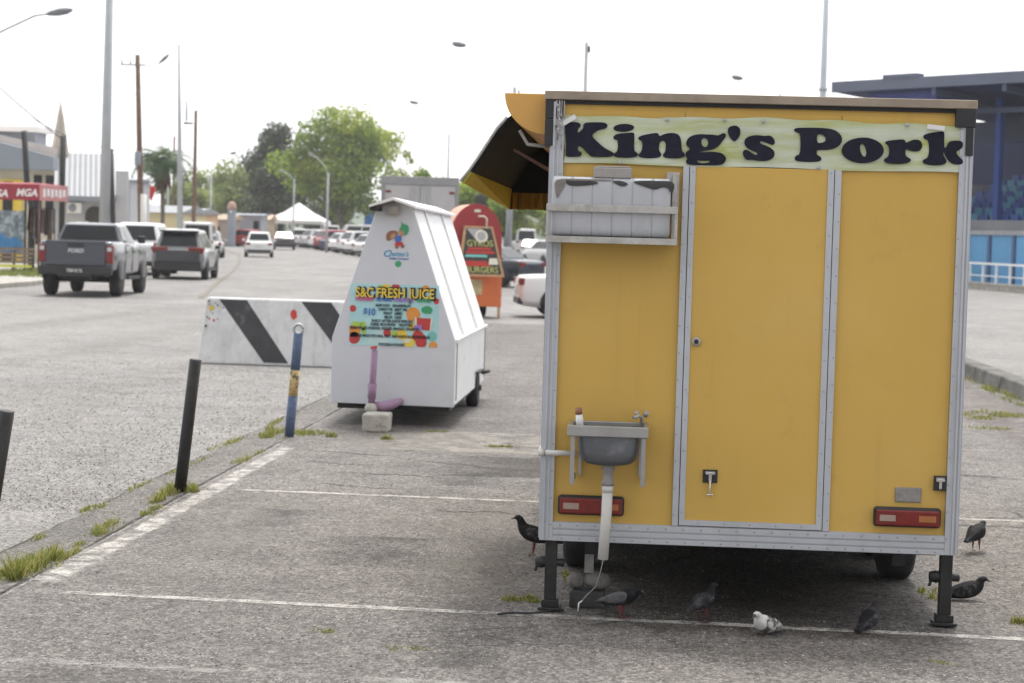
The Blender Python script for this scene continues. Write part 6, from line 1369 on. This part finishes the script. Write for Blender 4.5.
lamp_post('street lamp behind the trailer roof showing only its head', 5.3, 80, .08, .05, 7.9, 'palepole', [[(0, 7.8), (-.7, 8.3), (-1.5, 8.45)]], head=.45, armr=.008)
# wires
def wire(label, a, c, sag, r=.012):
    b = MB(); a, c = Vector(a), Vector(c); b.tube([a.lerp(c, i / 12) - Vector((0, 0, sag * 4 * (i / 12) * (1 - i / 12))) for i in range(13)], r, 5); tag(b.build('overhead_wire', M['trim']), label, 'wire', 'overhead wires')
wire('wire running down past the shop roof vent from outside the view', (-26.9, 80, 7.9), (-23.7, 80.5, 5.3), .1, .025)
wire('thin wire strung from wooden pole to thick steel pole', (-22.7, 90, 9.0), (-17.6, 66, 6.4), .5, .012)
wire('thin wire sloping over the cream shop to the thick steel pole', (-21.4, 66, 5.9), (-17.65, 66, 4.4), .25, .012)
# marquee
tn = thing('marquee_tent', 'white pyramid marquee tent standing at the bend of the street', 'tent', (street_x(-35.6, 206), 206, gz(206)))
b = MB(); g2 = 2.5; n = 4
cr = [(-2.9, -2.9, g2), (2.9, -2.9, g2), (2.9, 2.9, g2), (-2.9, 2.9, g2)]
md = [(-1.35, -1.35, 3.35), (1.35, -1.35, 3.35), (1.35, 1.35, 3.35), (-1.35, 1.35, 3.35)]; ap = [(-.08, -.08, 4.35), (.08, -.08, 4.35), (.08, .08, 4.35), (-.08, .08, 4.35)]; lo = [(x, y, g2 - .35) for x, y, z in cr]
b.add(lo + cr + md + ap, [(i + 4 * k, (i + 1) % 4 + 4 * k, (i + 1) % 4 + 4 * k + 4, i + 4 * k + 4) for k in range(3) for i in range(4)] + [(12, 13, 14, 15)]); b.build('tent_roof', mat('tent_cloth', (.8, .8, .8), .7), tn)
for x, y in ((-2.85, -2.85), (2.85, -2.85), (2.85, 2.85), (-2.85, 2.85)): b = MB(); b.tube([(x, y, -.1), (x, y, g2)], .05, 8); b.build('tent_leg', M['white'], tn)

# ------------------------------------------------------------------ stadium stand
sd = thing('stadium_stand', 'dark blue roofed stadium stand beyond the road, its roof over tiered seating', 'stadium stand', (13, 100, gz(100)))
U = Vector((.674, -.739, 0)); W_ = Vector((.739, .674, 0)); O = Vector((8.97, 98, 0))
def S(s, w, z): return tuple(O + U * s + W_ * w + Vector((0, 0, z)))
M['navysteel'] = mat('stand_navy', (.010, .018, .085), .6, 0, .15, .6); M['standblue'] = mat('stand_blue', (.06, .08, .3), .6, 0, .1, .5); M['beamgrey'] = mat('stand_beam', (.06, .085, .15), .6, 0, .15, .6); M['fascia'] = mat('stand_fascia', (.11, .13, .19), .6, 0, .1, .5)
def sbox(b, s0, s1, w0, w1, z0, z1, mi=0): b.hexa([S(s0, w0, z0), S(s1, w0, z0), S(s1, w1, z0), S(s0, w1, z0)], [S(s0, w0, z1), S(s1, w0, z1), S(s1, w1, z1), S(s0, w1, z1)], mi)
b = MB(); b.hexa([S(0, 0.05, 9.4), S(34, 0.05, 9.5), S(34, 16, 8.4), S(0, 16, 8.4)], [S(0, 0.05, 9.6), S(34, 0.05, 9.7), S(34, 16, 8.7), S(0, 16, 8.7)]); b.build('roof', M['navysteel'], sd, True)
b = MB(); sbox(b, -.05, 34, -.05, .049, 9.38, 9.9); sbox(b, 3.2, 5.2, -.1, .5, 9.901, 10.08); b.build('roof_fascia', M['fascia'], sd, True)
b = MB(); sbox(b, 1.2, 5.4, 1.2, 3.5, 4.0, 9.38); b.build('end_cabin', M['standblue'], sd, True)
b = MB()
for s in range(6, 34, 4): b.hexa([S(s, .1, 9.05), S(s + .25, .1, 9.05), S(s + .25, 15, 7.9), S(s, 15, 7.9)], [S(s, .1, 9.38), S(s + .25, .1, 9.38), S(s + .25, 15, 8.3), S(s, 15, 8.3)])
for w in (3, 6, 9): sbox(b, 5.5, 34, w, w + .2, 8.55 - w * .07, 8.8 - w * .07)
b.build('roof_truss', M['beamgrey'], sd, True)
b = MB(); sbox(b, -6, 34, 8.0, 8.3, 7.3, 8.35); sbox(b, -6, 34, 7.95, 7.999, 7.3, 7.42); b.build('gallery_beam', M['beamgrey'], sd, True)
b = MB(); sbox(b, -14, 34, 15.0, 15.3, 0, 8.6); b.build('back_wall', mat('stand_wall', (.018, .026, .075), .8, 0, .2, .5), sd, True)
b = MB(); sbox(b, 1.6, 3.4, 14.7, 14.999, 5.6, 7.6); w_ = b.build('window_frame', M['palewall'], sd, True); b = MB(); sbox(b, 1.9, 3.1, 14.6, 14.699, 5.9, 7.3); b.build('window', M['glass'], w_, True)
for s in (7.0, 13.2, 19.4, 25.6): b = MB(); sbox(b, s, s + .3, 3.6, 3.9, 0, 9.1); b.build('roof_column', mat('column_blue', (.04, .09, .33), .6), sd, True)
b = MB(); sbox(b, -8, 34, 3.0, 3.2, 0, 3.35); b.build('front_parapet', mat('parapet', (.3, .31, .33), .8, 0, .2, .6), sd, True)
b = MB()
for r in range(9): sbox(b, -12, 34, 3.4 + r * .85, 14.9, (2.6 + r * .3) if r == 0 else 2.6 + (r - 1) * .3 + .001, 2.6 + r * .3 + .3)
b.build('seating_steps', mat('steps', (.1, .11, .14), .8, 0, .2, .6), sd, True)
seatm = {c: mat('seat_' + c, v_, .5, 0, .1, 2) for c, v_ in (('blue', (.04, .1, .36)), ('teal', (.09, .3, .46)))}
sproto = {}
rnd = random.Random(12)
for r in range(8):
    for k in range(20):
        s = 3.2 + k * .6 + .2 * (r % 2)
        c = 'teal' if rnd.random() < .35 else 'blue'
        p = S(s, 3.85 + r * .85, 2.9 + r * .3)
        if c not in sproto:
            b = MB(); b.box(-.22, .22, -.2, .2, .3, .36); b.box(-.22, .22, .18, .24, .36, .78); b.box(-.05, .05, -.05, .15, 0, .2995)
            o = b.build('stadium_chair', seatm[c]); sproto[c] = o
        else:
            o = sproto[c].copy(); COL.objects.link(o)
        o.location = p; o.rotation_euler = (0, 0, math.atan2(U.y, U.x))
        tag(o, f'{"pale teal" if c == "teal" else "deep blue"} plastic seat in the tiered rows of the stadium stand', 'seat', 'seats of the stadium stand')
# blue hoarding and the railed low wall in front of it
hd = thing('blue_hoarding', 'sky blue panelled hoarding with dark uprights below the stadium seats', 'fence', (16, 90, gz(90)))
ha_, hb_ = Vector((9.6, 124, 0)), Vector((21.5, 60, 0)); hdv = (hb_ - ha_).normalized(); hn = Vector((-hdv.y, hdv.x, 0)); hl = (hb_ - ha_).length
def HB(b, s0, s1, w0, w1, z0, z1): P = lambda s, w, z: tuple(ha_ + hdv * s + hn * w + Vector((0, 0, z + gz((ha_ + hdv * s).y)))); b.hexa([P(s0, w0, z0), P(s1, w0, z0), P(s1, w1, z0), P(s0, w1, z0)], [P(s0, w0, z1), P(s1, w0, z1), P(s1, w1, z1), P(s0, w1, z1)])
b = MB(); HB(b, 0, hl, 0, .06, .0, 2.4); b.build('hoarding_panel', mat('hoarding_blue', (.08, .3, .55), .6, 0, .1, .6), hd, True)
for i in range(int(hl / 3.0)):
    b = MB(); HB(b, i * 3.0, i * 3.0 + .35, -.07, -.003, 0, 2.38); b.build('upright', mat('upright_navy', (.035, .08, .2), .6), hd, True)
b = MB(); HB(b, 0, hl, -.1, .16, 2.405, 2.6); b.build('coping', mat('coping', (.3, .32, .34), .8, 0, .25, 1), hd, True)
lw = thing('railed_wall', 'low concrete wall carrying a white tube railing along the far road', 'wall', (15, 90, gz(90)))
b = MB(); HB(b, 0, hl, -1.75, -1.5, -.1, .24); b.build('low_wall', M['concrete'], lw, True); b = MB(); HB(b, 0, hl, -1.8, -1.45, .243, .33); b.build('wall_coping', M['concrete'], lw, True)
b = MB(); HB(b, 0, hl, -1.66, -1.58, 1.1, 1.18); HB(b, 0, hl, -1.65, -1.59, .6, .64)
for i in range(int(hl / 1.6)): HB(b, i * 1.6, i * 1.6 + .08, -1.66, -1.58, .33, 1.099)
b.build('railing', M['white'], lw, True)
# distant ridge
b = MB(); random.seed(14); top = []; n = 60
for i in range(n + 1): top.append((-900 + 1500 * i / n, 26 + 30 * math.exp(-((i - 33) / 7) ** 2) + 5 * math.sin(i * .9) + random.uniform(-1.5, 1.5)))
v = []
for x, z in top: v += [(x, 1700, -1), (x, 1850, z), (x, 2000, -1)]
b.add(v, [(3 * i + k, 3 * i + 3 + k, 3 * i + 4 + k, 3 * i + 1 + k) for i in range(n) for k in range(2)]); tag(b.build('hills', mat('hill_green', (.09, .12, .08), .9, 0, .3, .01), smooth=True), kind='structure')

# ------------------------------------------------------------------ air
hm = bpy.data.materials.new('air'); hm.use_nodes = True; hm.node_tree.nodes.clear()
pv = hm.node_tree.nodes.new('ShaderNodeVolumePrincipled'); ho = hm.node_tree.nodes.new('ShaderNodeOutputMaterial'); pv.inputs['Color'].default_value = (.95, .96, 1, 1); pv.inputs['Density'].default_value = .0004; hm.node_tree.links.new(pv.outputs[0], ho.inputs['Volume'])
hz = MB(); hz.box(-150, 60, -12, 620, -2, 36); tag(hz.build('haze', hm), kind='stuff', label='thin bright haze in the air along the street', cat='haze')
# ------------------------------------------------------------------ light, sky, camera
SUN_EL, SUN_AZ = R(68), R(4)      # azimuth from +Y toward +X: the sun stands ahead and to the right, high
w = bpy.data.worlds.new('World'); scene.world = w; w.use_nodes = True
N, L = w.node_tree.nodes, w.node_tree.links
sky = N.new('ShaderNodeTexSky'); sky.sky_type = 'NISHITA'; sky.sun_disc = False; sky.sun_elevation = SUN_EL; sky.sun_rotation = SUN_AZ; sky.air_density = 1.0; sky.dust_density = 6.0; sky.ozone_density = 1.0
hs = N.new('ShaderNodeHueSaturation'); hs.inputs['Saturation'].default_value = .22; hs.inputs['Value'].default_value = 1.0
L.new(sky.outputs[0], hs.inputs['Color'])
# bright unbroken cloud in front of the blue
wt = N.new('ShaderNodeTexCoord'); wn = N.new('ShaderNodeTexNoise'); wn.inputs['Scale'].default_value = 2.2; wn.inputs['Detail'].default_value = 5; L.new(wt.outputs['Generated'], wn.inputs['Vector'])
wr = N.new('ShaderNodeValToRGB'); wr.color_ramp.elements[0].color = (3.95, 3.93, 3.98, 1); wr.color_ramp.elements[1].color = (4.4, 4.4, 4.4, 1); L.new(wn.outputs['Fac'], wr.inputs['Fac'])
wm = N.new('ShaderNodeMixRGB'); wm.inputs[0].default_value = .85; L.new(hs.outputs[0], wm.inputs[1]); L.new(wr.outputs[0], wm.inputs[2])
# the cloud glows round the sun ahead and is duller behind the viewer
ws = N.new('ShaderNodeSeparateXYZ'); L.new(wt.outputs['Generated'], ws.inputs[0]); wg = N.new('ShaderNodeMapRange'); wg.interpolation_type = 'SMOOTHSTEP'; wg.inputs['From Min'].default_value = -.75; wg.inputs['From Max'].default_value = .6; wg.inputs['To Min'].default_value = .58; wg.inputs['To Max'].default_value = 1.1; L.new(ws.outputs['Y'], wg.inputs['Value'])
wc = N.new('ShaderNodeCombineXYZ')
for q in range(3): L.new(wg.outputs['Result'], wc.inputs[q])
wx = N.new('ShaderNodeMixRGB'); wx.blend_type = 'MULTIPLY'; wx.inputs[0].default_value = 1; L.new(wm.outputs[0], wx.inputs[1]); L.new(wc.outputs[0], wx.inputs[2]); L.new(wx.outputs[0], N['Background'].inputs['Color']); N['Background'].inputs['Strength'].default_value = .15
sl = bpy.data.lights.new('sun', 'SUN'); sl.energy = 1.2; sl.angle = R(12); sl.color = (1, .965, .91)
so = bpy.data.objects.new('sun', sl); COL.objects.link(so)
dirv = Vector((math.sin(SUN_AZ) * math.cos(SUN_EL), math.cos(SUN_AZ) * math.cos(SUN_EL), math.sin(SUN_EL)))
so.rotation_euler = (-dirv).to_track_quat('-Z', 'Y').to_euler(); so.location = (20, 40, 60)

cam = bpy.data.cameras.new('camera'); co = bpy.data.objects.new('camera', cam); COL.objects.link(co); scene.camera = co
cam.sensor_width = 36; cam.lens = 70; cam.clip_end = 8000; cam.clip_start = .1
yaw, pitch, roll = R(3.67844), R(2.88854), R(1.60386)
fw = Vector((-math.sin(yaw) * math.cos(pitch), math.cos(yaw) * math.cos(pitch), -math.sin(pitch))); r0 = Vector((math.cos(yaw), math.sin(yaw), 0)); u0 = r0.cross(fw)
rr = r0 * math.cos(roll) + u0 * math.sin(roll); uu = -r0 * math.sin(roll) + u0 * math.cos(roll)
co.matrix_world = Matrix(((rr.x, uu.x, -fw.x, 0), (rr.y, uu.y, -fw.y, 0), (rr.z, uu.z, -fw.z, 1.75), (0, 0, 0, 1)))
cam.dof.use_dof = True; cam.dof.focus_distance = 9.35; cam.dof.aperture_fstop = 5.0
scene.view_settings.view_transform = 'Standard'; scene.view_settings.look = 'None'; scene.view_settings.gamma = 1; scene.view_settings.exposure = 1.42; scene.view_settings.use_curve_mapping = False
scene.cycles.use_denoising = True; scene.cycles.max_bounces = 6; scene.cycles.transparent_max_bounces = 6; scene.cycles.caustics_reflective = False; scene.cycles.caustics_refractive = False
